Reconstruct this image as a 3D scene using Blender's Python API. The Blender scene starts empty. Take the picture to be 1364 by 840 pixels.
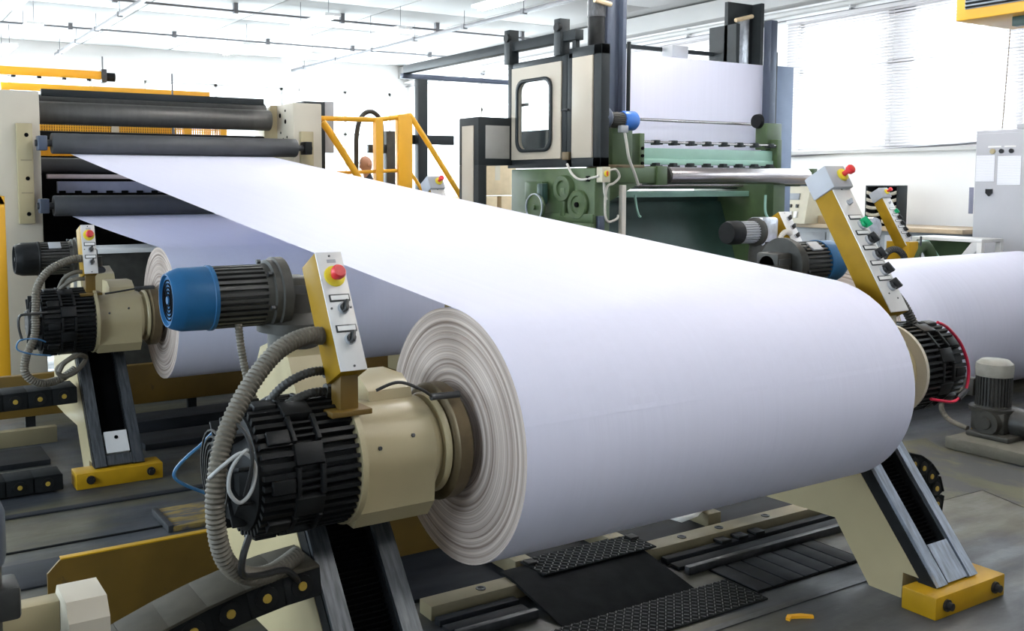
import bpy, bmesh, math, random
from mathutils import Vector, Matrix
random.seed(7)
PI = math.pi
SC = bpy.context.scene
COL = SC.collection

# ------------------------------------------------------------------ camera
cam = bpy.data.cameras.new('camera')
camo = bpy.data.objects.new('camera', cam)
COL.objects.link(camo)
SC.camera = camo
F_PX, CX, CY = 1307.0, 600.0, 350.0
PITCH, AZ = math.atan(106 / 1307.0), math.radians(58.6)
cam.sensor_fit = 'HORIZONTAL'
cam.sensor_width = 36.0
cam.lens = 36.0 * F_PX / 1364.0
cam.shift_x = (682.0 - CX) / 1364.0
cam.shift_y = -(420.0 - CY) / 1364.0
cam.clip_start, cam.clip_end = 0.05, 200
camo.location = (0, 0, 2.1)
camo.rotation_euler = (PI / 2 - PITCH, 0, AZ - PI / 2)

# ------------------------------------------------------------------ world, light, exposure
SC.view_settings.view_transform = 'Standard'
SC.view_settings.look = 'None'
SC.view_settings.gamma = 1.0
SC.view_settings.use_curve_mapping = False
SC.view_settings.exposure = 1.13
world = bpy.data.worlds.new('overcast_sky')
SC.world = world
world.use_nodes = True
bg = world.node_tree.nodes['Background']
bg.inputs[0].default_value = (0.90, 0.95, 1.0, 1)
bg.inputs[1].default_value = 1.7
SC.cycles.max_bounces = 10
SC.cycles.diffuse_bounces = 5
SC.cycles.sample_clamp_indirect = 8.0
TUBE_STRENGTH = 52.0
XW, YB, ZC = 13.5, 24.4, 5.35        # right wall, back wall, ceiling
XL, YF = -5.5, -6.0                  # left wall, wall behind the camera


def window_light(name, loc, rot, sx, sy, energy, color=(0.84, 0.92, 1.0)):
    l = bpy.data.lights.new(name, 'AREA')
    l.shape = 'RECTANGLE'
    l.size, l.size_y, l.energy, l.color = sx, sy, energy, color
    o = bpy.data.objects.new(name, l)
    COL.objects.link(o)
    o.location, o.rotation_euler = loc, rot
    return o


WIN_R = [(2.2, 5.8), (7.42, 11.1), (12.4, 16.0), (17.2, 20.8)]     # y ranges, right wall
WIN_B = [(-3.4, 0.2), (1.4, 5.0), (6.2, 9.8), (10.2, 13.0)]                                   # x ranges, back wall
WIN_L = [(0.5, 4.0), (6.0, 9.6), (11.5, 15.0)]                                   # y ranges, left wall; unseen windows added for cool side light
WZ0, WZ1 = 2.62, 4.72
# daylight standing outside each window
for (a, b) in WIN_L:
    window_light('window_daylight', (XL - 0.75, (a + b) / 2, 2.9), (0, -PI / 2, 0), 3.2, b - a + .6, 270, (0.74, 0.86, 1.0))
for (a, b) in WIN_R:
    window_light('window_daylight', (XW + 0.75, (a + b) / 2, (WZ0 + WZ1) / 2 + .2), (0, PI / 2, 0), 2.6, b - a + .6, 240)
for (a, b) in WIN_B:
    window_light('window_daylight', ((a + b) / 2, YB + 0.75, 3.0), (-PI / 2, 0, 0), b - a + .6, 3.6, 700)


# ------------------------------------------------------------------ materials
def nmat(name, color, rough=0.5, metal=0.0, vary=0.08, vscale=6.0, dirt=None, dirt_amt=0.0, dscale=9.0, bump=0.0,
         bscale=60.0, stretch=(1, 1, 1), coat=0.0, spec=0.5):
    m = bpy.data.materials.new(name)
    m.use_nodes = True
    nt = m.node_tree
    N, Lk = nt.nodes, nt.links
    b = N['Principled BSDF']
    b.inputs['Roughness'].default_value = rough
    b.inputs['Metallic'].default_value = metal
    b.inputs['Specular IOR Level'].default_value = spec
    if coat:
        b.inputs['Coat Weight'].default_value = coat
        b.inputs['Coat Roughness'].default_value = 0.15
    tc = N.new('ShaderNodeTexCoord')
    mp = N.new('ShaderNodeMapping')
    mp.inputs['Scale'].default_value = stretch
    Lk.new(tc.outputs['Object'], mp.inputs['Vector'])
    n1 = N.new('ShaderNodeTexNoise')
    n1.inputs['Scale'].default_value = vscale
    n1.inputs['Detail'].default_value = 5
    Lk.new(mp.outputs[0], n1.inputs['Vector'])
    r = N.new('ShaderNodeValToRGB')
    c = color
    lo = tuple(max(0, x * (1 - vary)) for x in c)
    hi = tuple(min(1, x * (1 + vary)) for x in c)
    r.color_ramp.elements[0].position, r.color_ramp.elements[1].position = 0.3, 0.7
    r.color_ramp.elements[0].color = (*lo, 1)
    r.color_ramp.elements[1].color = (*hi, 1)
    Lk.new(n1.outputs['Fac'], r.inputs[0])
    out = r.outputs[0]
    if dirt:
        n2 = N.new('ShaderNodeTexNoise')
        n2.inputs['Scale'].default_value = dscale
        n2.inputs['Detail'].default_value = 8
        n2.inputs['Roughness'].default_value = 0.7
        Lk.new(mp.outputs[0], n2.inputs['Vector'])
        r2 = N.new('ShaderNodeValToRGB')
        p = 0.72 - 0.3 * dirt_amt
        r2.color_ramp.elements[0].position, r2.color_ramp.elements[1].position = p, min(1, p + 0.09)
        Lk.new(n2.outputs['Fac'], r2.inputs[0])
        mx = N.new('ShaderNodeMixRGB')
        mx.inputs[2].default_value = (*dirt, 1)
        Lk.new(r2.outputs[0], mx.inputs[0])
        Lk.new(out, mx.inputs[1])
        out = mx.outputs[0]
    Lk.new(out, b.inputs['Base Color'])
    if bump:
        n3 = N.new('ShaderNodeTexNoise')
        n3.inputs['Scale'].default_value = bscale
        n3.inputs['Detail'].default_value = 4
        Lk.new(mp.outputs[0], n3.inputs['Vector'])
        bp = N.new('ShaderNodeBump')
        bp.inputs['Strength'].default_value = bump
        bp.inputs['Distance'].default_value = 0.01
        Lk.new(n3.outputs['Fac'], bp.inputs['Height'])
        Lk.new(bp.outputs[0], b.inputs['Normal'])
    return m


def emat(name, color, strength):
    m = bpy.data.materials.new(name)
    m.use_nodes = True
    b = m.node_tree.nodes['Principled BSDF']
    b.inputs['Base Color'].default_value = (*color, 1)
    b.inputs['Emission Color'].default_value = (*color, 1)
    b.inputs['Emission Strength'].default_value = strength
    return m


def glass_mat():
    m = bpy.data.materials.new('window_glass')
    m.use_nodes = True
    N, Lk = m.node_tree.nodes, m.node_tree.links
    N.remove(N['Principled BSDF'])
    t = N.new('ShaderNodeBsdfTransparent')
    t.inputs[0].default_value = (0.95, 0.98, 0.98, 1)
    g = N.new('ShaderNodeBsdfGlossy')
    g.inputs['Roughness'].default_value = 0.03
    f = N.new('ShaderNodeLayerWeight')
    f.inputs[0].default_value = 0.5
    p = N.new('ShaderNodeMath')
    p.operation = 'POWER'
    p.inputs[1].default_value = 4.0
    Lk.new(f.outputs['Facing'], p.inputs[0])
    q = N.new('ShaderNodeMath')
    q.operation = 'MULTIPLY_ADD'
    q.inputs[1].default_value = 0.85
    q.inputs[2].default_value = 0.05
    Lk.new(p.outputs[0], q.inputs[0])
    mx = N.new('ShaderNodeMixShader')
    Lk.new(q.outputs[0], mx.inputs[0])
    Lk.new(t.outputs[0], mx.inputs[1])
    Lk.new(g.outputs[0], mx.inputs[2])
    Lk.new(mx.outputs[0], N['Material Output'].inputs[0])
    return m


def paper_mat(name, color, axis_bands=True):
    """white paper; faint bands run round the roll (vary along X only)"""
    m = nmat(name, color, rough=0.55, vary=0.012, vscale=3.0, stretch=(9, 0.15, 0.15), spec=0.25)
    if axis_bands:
        N, Lk = m.node_tree.nodes, m.node_tree.links
        tc = N.new('ShaderNodeTexCoord')
        mp = N.new('ShaderNodeMapping')
        mp.inputs['Scale'].default_value = (26, 0.9, 0.9)
        Lk.new(tc.outputs['Object'], mp.inputs[0])
        n = N.new('ShaderNodeTexNoise')
        n.inputs['Scale'].default_value = 1.0
        n.inputs['Detail'].default_value = 4
        Lk.new(mp.outputs[0], n.inputs['Vector'])
        bp = N.new('ShaderNodeBump')
        bp.inputs['Strength'].default_value = 0.25
        bp.inputs['Distance'].default_value = 0.006
        Lk.new(n.outputs['Fac'], bp.inputs['Height'])
        Lk.new(bp.outputs[0], N['Principled BSDF'].inputs['Normal'])
    return m


def roll_end_mat():
    """edges of wound paper: colour follows the distance from the roll's axis"""
    m = bpy.data.materials.new('roll_end_paper_edges')
    m.use_nodes = True
    N, Lk = m.node_tree.nodes, m.node_tree.links
    b = N['Principled BSDF']
    b.inputs['Roughness'].default_value = 0.8
    tc = N.new('ShaderNodeTexCoord')
    sp = N.new('ShaderNodeSeparateXYZ')
    Lk.new(tc.outputs['Object'], sp.inputs[0])
    cb = N.new('ShaderNodeCombineXYZ')
    Lk.new(sp.outputs['Y'], cb.inputs['Y'])
    Lk.new(sp.outputs['Z'], cb.inputs['Z'])
    ln = N.new('ShaderNodeVectorMath')
    ln.operation = 'LENGTH'
    Lk.new(cb.outputs[0], ln.inputs[0])
    n = N.new('ShaderNodeTexNoise')
    n.noise_dimensions = '1D'
    n.inputs['Scale'].default_value = 60
    n.inputs['Detail'].default_value = 6
    n.inputs['Roughness'].default_value = 0.7
    Lk.new(ln.outputs['Value'], n.inputs['W'])
    r = N.new('ShaderNodeValToRGB')
    e = r.color_ramp.elements
    e[0].position, e[1].position = 0.34, 0.62
    e[0].color, e[1].color = (0.26, 0.195, 0.165, 1), (0.60, 0.51, 0.455, 1)
    Lk.new(n.outputs['Fac'], r.inputs[0])
    Lk.new(r.outputs[0], b.inputs['Base Color'])
    return m


def floor_mat():
    m = bpy.data.materials.new('worn_concrete_floor')
    m.use_nodes = True
    N, Lk = m.node_tree.nodes, m.node_tree.links
    b = N['Principled BSDF']
    tc = N.new('ShaderNodeTexCoord')

    def noise(scale, stretch, detail=6, rough=0.6):
        mp = N.new('ShaderNodeMapping')
        mp.inputs['Scale'].default_value = stretch
        Lk.new(tc.outputs['Object'], mp.inputs[0])
        n = N.new('ShaderNodeTexNoise')
        n.inputs['Scale'].default_value = scale
        n.inputs['Detail'].default_value = detail
        n.inputs['Roughness'].default_value = rough
        Lk.new(mp.outputs[0], n.inputs['Vector'])
        return n.outputs['Fac']

    def ramp(f, stops):
        r = N.new('ShaderNodeValToRGB')
        e = r.color_ramp.elements
        e[0].position, e[0].color = stops[0][0], (*stops[0][1], 1)
        e[1].position, e[1].color = stops[-1][0], (*stops[-1][1], 1)
        for p, c in stops[1:-1]:
            q = e.new(p)
            q.color = (*c, 1)
        Lk.new(f, r.inputs[0])
        return r.outputs[0]

    def mix(f, a, c, mode='MIX', fac=None):
        x = N.new('ShaderNodeMixRGB')
        x.blend_type = mode
        if fac is None:
            Lk.new(f, x.inputs[0])
        else:
            x.inputs[0].default_value = fac
        Lk.new(a, x.inputs[1])
        Lk.new(c, x.inputs[2])
        return x.outputs[0]

    big = ramp(noise(0.55, (1, 1, 1), 4), [(0.35, (0.026, 0.030, 0.037)), (0.5, (0.047, 0.052, 0.060)), (0.68, (0.072, 0.074, 0.075))])
    streak = ramp(noise(1.4, (0.35, 3.2, 1), 7, 0.65), [(0.3, (0.45, 0.44, 0.42)), (0.55, (1, 1, 1)), (0.72, (1.0, 0.99, 0.97))])
    c = mix(None, big, streak, 'MULTIPLY', 0.85)
    ochre = ramp(noise(0.9, (0.6, 1.4, 1), 5), [(0.46, (0, 0, 0)), (0.60, (0.8, 0.8, 0.8))])
    col = N.new('ShaderNodeRGB')
    col.outputs[0].default_value = (0.075, 0.066, 0.034, 1)
    c = mix(ochre, c, col.outputs[0])
    pale = ramp(noise(7, (0.5, 2, 1), 8, 0.75), [(0.60, (0, 0, 0)), (0.70, (0.5, 0.5, 0.5))])
    col2 = N.new('ShaderNodeRGB')
    col2.outputs[0].default_value = (0.125, 0.135, 0.15, 1)
    c = mix(pale, c, col2.outputs[0])
    Lk.new(c, b.inputs['Base Color'])
    rr = ramp(noise(2.2, (0.6, 1.8, 1), 5), [(0.35, (0.38, 0.38, 0.38)), (0.7, (0.75, 0.75, 0.75))])
    Lk.new(rr, b.inputs['Roughness'])
    bp = N.new('ShaderNodeBump')
    bp.inputs['Strength'].default_value = 0.15
    bp.inputs['Distance'].default_value = 0.01
    Lk.new(noise(18, (1, 1, 1), 6), bp.inputs['Height'])
    Lk.new(bp.outputs[0], b.inputs['Normal'])
    return m


def print_mat():
    """a sheet of paper with faint lines of print"""
    m = nmat('printed_sheet', (0.82, 0.82, 0.87), rough=0.7, vary=0.01)
    N, Lk = m.node_tree.nodes, m.node_tree.links
    tc = N.new('ShaderNodeTexCoord')
    w = N.new('ShaderNodeTexWave')
    w.wave_type, w.bands_direction = 'BANDS', 'Z'
    w.inputs['Scale'].default_value = 16
    w.inputs['Distortion'].default_value = 1.5
    Lk.new(tc.outputs['Object'], w.inputs['Vector'])
    r = N.new('ShaderNodeValToRGB')
    r.color_ramp.elements[0].position, r.color_ramp.elements[1].position = 0.0, 0.25
    r.color_ramp.elements[0].color, r.color_ramp.elements[1].color = (0.62, 0.62, 0.70, 1), (0.82, 0.82, 0.87, 1)
    Lk.new(w.outputs['Fac'], r.inputs[0])
    Lk.new(r.outputs[0], N['Principled BSDF'].inputs['Base Color'])
    return m


BLK = (0.02, 0.02, 0.02)
GRIME = (0.10, 0.085, 0.055)
M = {
    'cream': nmat('cream_paint', (0.40, 0.335, 0.195), 0.38, vary=0.05, vscale=3, dirt=(0.22, 0.18, 0.11), dirt_amt=0.10, dscale=7, coat=0.3),
    'cream_pale': nmat('pale_cream_paint', (0.54, 0.49, 0.395), 0.45, vary=0.04, vscale=2, dirt=(0.4, 0.36, 0.28), dirt_amt=0.05),
    'yellow': nmat('worn_yellow_paint', (0.40, 0.225, 0.008), 0.42, vary=0.12, vscale=5, dirt=(0.09, 0.06, 0.02), dirt_amt=0.16, dscale=10, spec=.2),
    'yellow_shaded': nmat('shaded_box_yellow', (0.25, 0.142, 0.004), 0.55, vary=0.1, vscale=8, dirt=(0.06, 0.04, 0.012), dirt_amt=0.10, dscale=16, spec=.15),  # yellow paint darkened to offset overbright side light on the boxes
    'yellow_clean': nmat('yellow_paint', (0.85, 0.42, 0.02), 0.40, vary=0.05, vscale=3),
    'yellow_dull': nmat('dull_ochre_paint', (0.125, 0.070, 0.007), 0.5, vary=0.22, vscale=3.0, dirt=(0.05, 0.035, 0.015), dirt_amt=0.26, dscale=6),
    'yellow_worn': nmat('flaked_yellow_plate', (0.17, 0.115, 0.025), 0.7, vary=0.4, vscale=14, dirt=(0.055, 0.052, 0.055), dirt_amt=0.8, dscale=9, stretch=(.5, 2.2, 1)),
    'black': nmat('black_paint', (0.010, 0.0105, 0.011), 0.45, vary=0.3, vscale=12, dirt=(0.03, 0.026, 0.02), dirt_amt=0.10, dscale=22, spec=.18),
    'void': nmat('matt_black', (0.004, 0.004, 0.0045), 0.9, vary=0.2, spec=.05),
    'rubber': nmat('dark_rubber', (0.011, 0.012, 0.0125), 0.85, vary=0.25, vscale=10, dirt=(0.035, 0.033, 0.03), dirt_amt=0.12, dscale=14, spec=.10),
    'rollrubber': nmat('grey_rubber_roller', (0.045, 0.047, 0.051), 0.5, vary=0.10, vscale=2.5, stretch=(3, 1, 1)),
    'rollsteel': nmat('brushed_steel_roller', (0.11, 0.107, 0.102), 0.42, metal=0.5, vary=0.1, vscale=3, stretch=(6, 1, 1)),
    'chrome': nmat('polished_roller', (0.50, 0.46, 0.46), 0.27, metal=0.95, vary=0.05, vscale=3, stretch=(5, 1, 1)),
    'steel': nmat('oily_dark_steel', (0.06, 0.062, 0.066), 0.42, metal=0.55, vary=0.3, vscale=16, stretch=(1, 3, 1), dirt=(0.04, 0.036, 0.03), dirt_amt=0.2),
    'rail': nmat('ground_steel_rail', (0.52, 0.57, 0.66), 0.30, metal=0.85, vary=0.3, vscale=14, dirt=(0.03, 0.03, 0.03), dirt_amt=0.28, dscale=18, stretch=(3.5, .6, .6)),
    'railblack': nmat('black_oiled_rail', (0.075, 0.082, 0.09), 0.28, metal=0.55, vary=0.45, vscale=12, stretch=(6, .7, .7)),
    'bronze': nmat('tarnished_bronze', (0.13, 0.095, 0.05), 0.42, metal=0.45, vary=0.25, vscale=9, dirt=(0.07, 0.05, 0.03), dirt_amt=0.25),
    'castgrey': nmat('grimy_cast_grey', (0.038, 0.036, 0.030), 0.55, metal=0.25, vary=0.25, vscale=12, dirt=(0.035, 0.03, 0.02), dirt_amt=0.3),
    'motordark': nmat('dark_motor_paint', (0.028, 0.028, 0.026), 0.45, vary=0.25, vscale=12, dirt=(0.14, 0.12, 0.085), dirt_amt=0.12),
    'blue': nmat('blue_motor_paint', (0.012, 0.085, 0.20), 0.45, vary=0.1, vscale=6, spec=.25, dirt=(0.05, 0.07, 0.09), dirt_amt=0.14, dscale=12),
    'blue_bright': nmat('bright_blue_paint', (0.03, 0.15, 0.52), 0.4, vary=0.06),
    'panel': nmat('aluminium_panel', (0.62, 0.61, 0.60), 0.45, metal=0.15, vary=0.07, vscale=6, dirt=(0.36, 0.35, 0.34), dirt_amt=0.18, dscale=11),
    'boxgrey': nmat('grey_plastic_box', (0.36, 0.37, 0.39), 0.5, vary=0.05),
    'pinyellow': nmat('dusty_yellow_pin', (0.38, 0.25, 0.03), 0.6, vary=0.15),
    'red': nmat('red_plastic', (0.62, 0.025, 0.03), 0.35, vary=0.06),
    'yellowplastic': nmat('yellow_plastic', (0.75, 0.60, 0.03), 0.4, vary=0.06),
    'blackplastic': nmat('black_plastic', (0.015, 0.015, 0.016), 0.3, vary=0.1),
    'greenplastic': nmat('green_plastic', (0.0, 0.33, 0.12), 0.35, vary=0.06),
    'whitelabel': nmat('white_label', (0.78, 0.77, 0.75), 0.5, vary=0.03),
    'hose': nmat('dusty_grey_hose', (0.115, 0.10, 0.076), 0.62, vary=0.2, vscale=20),
    'hosedark': nmat('dark_hose', (0.03, 0.029, 0.026), 0.55, vary=0.2, vscale=20),
    'cablegrey': nmat('grey_cable', (0.36, 0.36, 0.35), 0.5, vary=0.08),
    'cableblue': nmat('blue_cable', (0.02, 0.11, 0.24), 0.4, vary=0.06),
    'cablered': nmat('red_cable', (0.55, 0.01, 0.05), 0.4, vary=0.06),
    'cableblack': nmat('black_cable', (0.015, 0.015, 0.015), 0.45, vary=0.1),
    'cablewhite': nmat('pale_conduit', (0.50, 0.47, 0.42), 0.5, vary=0.08),
    'linkgrey': nmat('dusty_chain_cover', (0.06, 0.053, 0.04), 0.75, vary=0.2, vscale=9, dirt=(0.20, 0.18, 0.145), dirt_amt=0.12, dscale=13, spec=.15),
    'green': nmat('machine_green_paint', (0.052, 0.088, 0.034), 0.42, vary=0.15, vscale=5, dirt=(0.04, 0.055, 0.025), dirt_amt=0.22, dscale=7),
    'teal': nmat('dark_teal_paint', (0.020, 0.050, 0.042), 0.4, vary=0.25, vscale=2.5, dirt=(0.02, 0.04, 0.033), dirt_amt=0.3, dscale=3),
    'mint': nmat('mint_green_paint', (0.34, 0.56, 0.47), 0.42, vary=0.06, vscale=4),
    'anthracite': nmat('anthracite_paint', (0.020, 0.024, 0.026), 0.5, vary=0.1, vscale=4, spec=.2),
    'bluegrey': nmat('blue_grey_steel', (0.065, 0.08, 0.115), 0.42, metal=0.3, vary=0.12, vscale=3, stretch=(1, 1, .3)),
    'bluepale': nmat('pale_blue_panel', (0.15, 0.20, 0.31), 0.5, vary=0.06),
    'cabpanel': nmat('beige_cabin_panel', (0.44, 0.385, 0.305), 0.5, vary=0.05, vscale=1.5),
    'cabpanelgrey': nmat('grey_cabin_panel', (0.30, 0.29, 0.27), 0.5, vary=0.05),
    'consolebeige': nmat('beige_console', (0.56, 0.52, 0.40), 0.5, vary=0.05),
    'cabinet': nmat('light_grey_cabinet', (0.42, 0.42, 0.45), 0.48, vary=0.05, vscale=1.2),
    'countergrey': nmat('grey_counter', (0.30, 0.32, 0.35), 0.5, vary=0.05),
    'countertop': nmat('wood_counter_top', (0.55, 0.42, 0.28), 0.5, vary=0.15, vscale=4),
    'paper': paper_mat('white_paper_roll', (0.74, 0.74, 0.885)),
    'web': paper_mat('white_paper_web', (0.74, 0.74, 0.885)),
    'rollend': roll_end_mat(),
    'scrap': nmat('paper_scrap', (0.62, 0.61, 0.58), 0.7, vary=0.05),
    'card': nmat('cardboard', (0.60, 0.47, 0.30), 0.8, vary=0.1, vscale=5),
    'wall': nmat('white_wall_paint', (0.84, 0.83, 0.82), 0.7, vary=0.02, vscale=1.5),
    'ceil': nmat('white_ceiling_board', (0.44, 0.43, 0.42), 0.75, vary=0.03, vscale=1.2),
    'trim': nmat('pale_grey_trim', (0.58, 0.57, 0.56), 0.55, vary=0.04),
    'conduit': nmat('grey_conduit', (0.17, 0.17, 0.18), 0.5, metal=0.3, vary=0.1),
    'blind': nmat('white_blind_slat', (0.60, 0.575, 0.585), 0.55, vary=0.02),
    'glass': glass_mat(),
    'tube': emat('fluorescent_tube', (1.0, 0.985, 0.96), TUBE_STRENGTH),
    'lampwhite': nmat('white_lamp_housing', (0.85, 0.85, 0.85), 0.5, vary=0.02),
    'floor': floor_mat(),
    'ochrefloor': nmat('faded_ochre_floor_paint', (0.088, 0.083, 0.05), 0.65, vary=0.3, vscale=2.5, dirt=(0.055, 0.056, 0.055), dirt_amt=0.85, dscale=2.2, stretch=(1, .5, 1), spec=.3),
    'concrete': nmat('rough_concrete_plinth', (0.11, 0.103, 0.08), 0.8, vary=0.2, vscale=6, dirt=(0.06, 0.055, 0.03), dirt_amt=0.3, bump=0.4, bscale=25),
    'floorplate': nmat('dark_floor_plate', (0.017, 0.019, 0.023), 0.65, metal=0.0, vary=0.35, vscale=4, stretch=(.6, 2, 1), dirt=(0.045, 0.043, 0.038), dirt_amt=0.22, dscale=8, spec=.2),
    'beamcream': nmat('grimy_cream_beam', (0.25, 0.21, 0.125), 0.5, vary=0.12, vscale=4, dirt=(0.12, 0.10, 0.06), dirt_amt=0.22, dscale=8),
    'pink': nmat('pinkish_bar', (0.50, 0.42, 0.44), 0.5, vary=0.08),
    'lavender': nmat('lavender_grey_bar', (0.20, 0.20, 0.27), 0.45, vary=0.1),
    'castpale': nmat('dusty_pale_cast_metal', (0.26, 0.25, 0.22), 0.5, metal=0.2, vary=0.2, vscale=9, dirt=(0.1, 0.09, 0.07), dirt_amt=0.2),
    'skin': nmat('skin', (0.55, 0.30, 0.21), 0.5, vary=0.08),
    'cloth': nmat('dark_work_clothes', (0.035, 0.038, 0.05), 0.8, vary=0.2),
    'print': print_mat(),
    'silver': nmat('silver_duct', (0.62, 0.64, 0.68), 0.3, metal=0.9, vary=0.2, vscale=14, bump=0.6, bscale=30),
}


# ------------------------------------------------------------------ mesh builder (coordinates are world metres)
class MB:
    def __init__(s):
        s.bm = bmesh.new()

    def box(s, x0, x1, y0, y1, z0, z1, bevel=0.0, mat=None):
        r = bmesh.ops.create_cube(s.bm, size=1.0)
        vs = r['verts']
        sx, sy, sz = x1 - x0, y1 - y0, z1 - z0
        for v in vs:
            v.co = Vector(((x0 + x1) / 2 + v.co.x * sx, (y0 + y1) / 2 + v.co.y * sy, (z0 + z1) / 2 + v.co.z * sz))
        if bevel:
            es = list({e for v in vs for e in v.link_edges})
            rb = bmesh.ops.bevel(s.bm, geom=es, offset=min(bevel, 0.45 * min(abs(sx), abs(sy), abs(sz))), segments=2, affect='EDGES', profile=0.5)
            vs = list({v for f in rb['faces'] for v in f.verts} | {v for v in vs if v.is_valid})
        if mat is not None:
            for v in vs:
                v.co = mat @ v.co
        return s

    def obox(s, mat, w, d, h, bevel=0.0):
        """box of size w,d,h centred at the matrix's origin"""
        return s.box(-w / 2, w / 2, -d / 2, d / 2, -h / 2, h / 2, bevel, mat)

    def prism(s, poly, axis, a0, a1):
        """closed polygon extruded along axis; poly gives the two other coordinates in order"""
        def P(p, a):
            if axis == 'x':
                return Vector((a, p[0], p[1]))
            if axis == 'y':
                return Vector((p[0], a, p[1]))
            return Vector((p[0], p[1], a))
        A = [s.bm.verts.new(P(p, a0)) for p in poly]
        B = [s.bm.verts.new(P(p, a1)) for p in poly]
        n = len(poly)
        s.bm.faces.new(A)
        s.bm.faces.new(B[::-1])
        for i in range(n):
            s.bm.faces.new((A[i], B[i], B[(i + 1) % n], A[(i + 1) % n]))
        return s

    def lathe(s, prof, o, d=(1, 0, 0), seg=32, caps=True, wob=None):
        """profile [(t along axis, radius)] about the line through o with direction d"""
        d = Vector(d).normalized()
        o = Vector(o)
        up = Vector((0, 0, 1)) if abs(d.z) < 0.9 else Vector((0, 1, 0))
        u = d.cross(up).normalized()
        w = d.cross(u)
        rings = []
        for (t, r) in prof:
            c = o + d * t
            if r <= 1e-6:
                rings.append([s.bm.verts.new(c)])
            else:
                rings.append([s.bm.verts.new(c + (u * math.cos(2 * PI * k / seg) + w * math.sin(2 * PI * k / seg)) * (r if wob is None else wob(r, k))) for k in range(seg)])
        for a, b in zip(rings[:-1], rings[1:]):
            if len(a) == 1 and len(b) == 1:
                continue
            for k in range(seg):
                k2 = (k + 1) % seg
                if len(a) == 1:
                    s.bm.faces.new((a[0], b[k2], b[k]))
                elif len(b) == 1:
                    s.bm.faces.new((a[k], a[k2], b[0]))
                else:
                    s.bm.faces.new((a[k], a[k2], b[k2], b[k]))
        if caps:
            if len(rings[0]) > 1:
                s.bm.faces.new(rings[0][::-1])
            if len(rings[-1]) > 1:
                s.bm.faces.new(rings[-1])
        return s

    def cyl(s, p0, p1, r, seg=20, r1=None):
        p0, p1 = Vector(p0), Vector(p1)
        L = (p1 - p0).length
        return s.lathe([(0, r), (L, r if r1 is None else r1)], p0, p1 - p0, seg)

    def fins(s, x0, x1, y, z, r0, r1, n, frac=0.45, axis=(1, 0, 0)):
        """finned cylinder: star-shaped section swept along X from x0 to x1"""
        poly = []
        for k in range(n):
            a0 = 2 * PI * k / n
            w = 2 * PI / n
            for (f, r) in ((0, r0), (0.02, r1), (frac, r1), (frac + 0.02, r0)):
                a = a0 + f * w
                poly.append((y + r * math.cos(a), z + r * math.sin(a)))
        A = [s.bm.verts.new((x0, p[0], p[1])) for p in poly]
        B = [s.bm.verts.new((x1, p[0], p[1])) for p in poly]
        m = len(poly)
        for i in range(m):
            s.bm.faces.new((A[i], B[i], B[(i + 1) % m], A[(i + 1) % m]))
        ca, cb = s.bm.verts.new((x0, y, z)), s.bm.verts.new((x1, y, z))
        for i in range(m):
            s.bm.faces.new((A[i], A[(i + 1) % m], ca))
            s.bm.faces.new((B[(i + 1) % m], B[i], cb))
        return s

    def tube(s, pts, r, seg=10, ribs=0.0, step=None, closed=False):
        """smooth tube through pts; ribs > 0 makes a corrugated hose of that rib pitch"""
        P = spline(pts, closed)
        if ribs:
            P = resample(P, ribs / 2)
        elif step:
            P = resample(P, step)
        n = len(P)
        t0 = (P[1] - P[0]).normalized()
        up = Vector((0, 0, 1)) if abs(t0.z) < 0.9 else Vector((0, 1, 0))
        u = t0.cross(up).normalized()
        prev = None
        first = None
        for i, c in enumerate(P):
            t = (P[min(i + 1, n - 1)] - P[max(i - 1, 0)]).normalized()
            u = (u - t * u.dot(t)).normalized()
            w = t.cross(u)
            rr = r * (1.0 if (not ribs or i % 2) else 0.84)
            ring = [s.bm.verts.new(c + (u * math.cos(2 * PI * k / seg) + w * math.sin(2 * PI * k / seg)) * rr) for k in range(seg)]
            if prev:
                for k in range(seg):
                    s.bm.faces.new((prev[k], prev[(k + 1) % seg], ring[(k + 1) % seg], ring[k]))
            else:
                first = ring
            prev = ring
        s.bm.faces.new(first[::-1])
        s.bm.faces.new(prev)
        return s

    def sheet(s, pts_a, pts_b):
        """strip between two point rows"""
        A = [s.bm.verts.new(p) for p in pts_a]
        B = [s.bm.verts.new(p) for p in pts_b]
        for i in range(len(A) - 1):
            s.bm.faces.new((A[i], A[i + 1], B[i + 1], B[i]))
        return s

    def build(s, name, mat, parent=None, sharp=38, origin=None):
        bmesh.ops.recalc_face_normals(s.bm, faces=s.bm.faces)
        me = bpy.data.meshes.new(name)
        off = wloc(parent) if parent else Vector(origin or (0, 0, 0))
        bmesh.ops.translate(s.bm, verts=s.bm.verts, vec=-off)
        s.bm.to_mesh(me)
        s.bm.free()
        for p in me.polygons:
            p.use_smooth = True
        me.set_sharp_from_angle(angle=math.radians(sharp))
        me.materials.append(M[mat] if isinstance(mat, str) else mat)
        o = bpy.data.objects.new(name, me)
        COL.objects.link(o)
        if parent:
            o.parent = parent
        else:
            o.location = off
        return o


def wloc(o):
    v = Vector((0, 0, 0))
    while o:
        v += o.location
        o = o.parent
    return v


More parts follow.
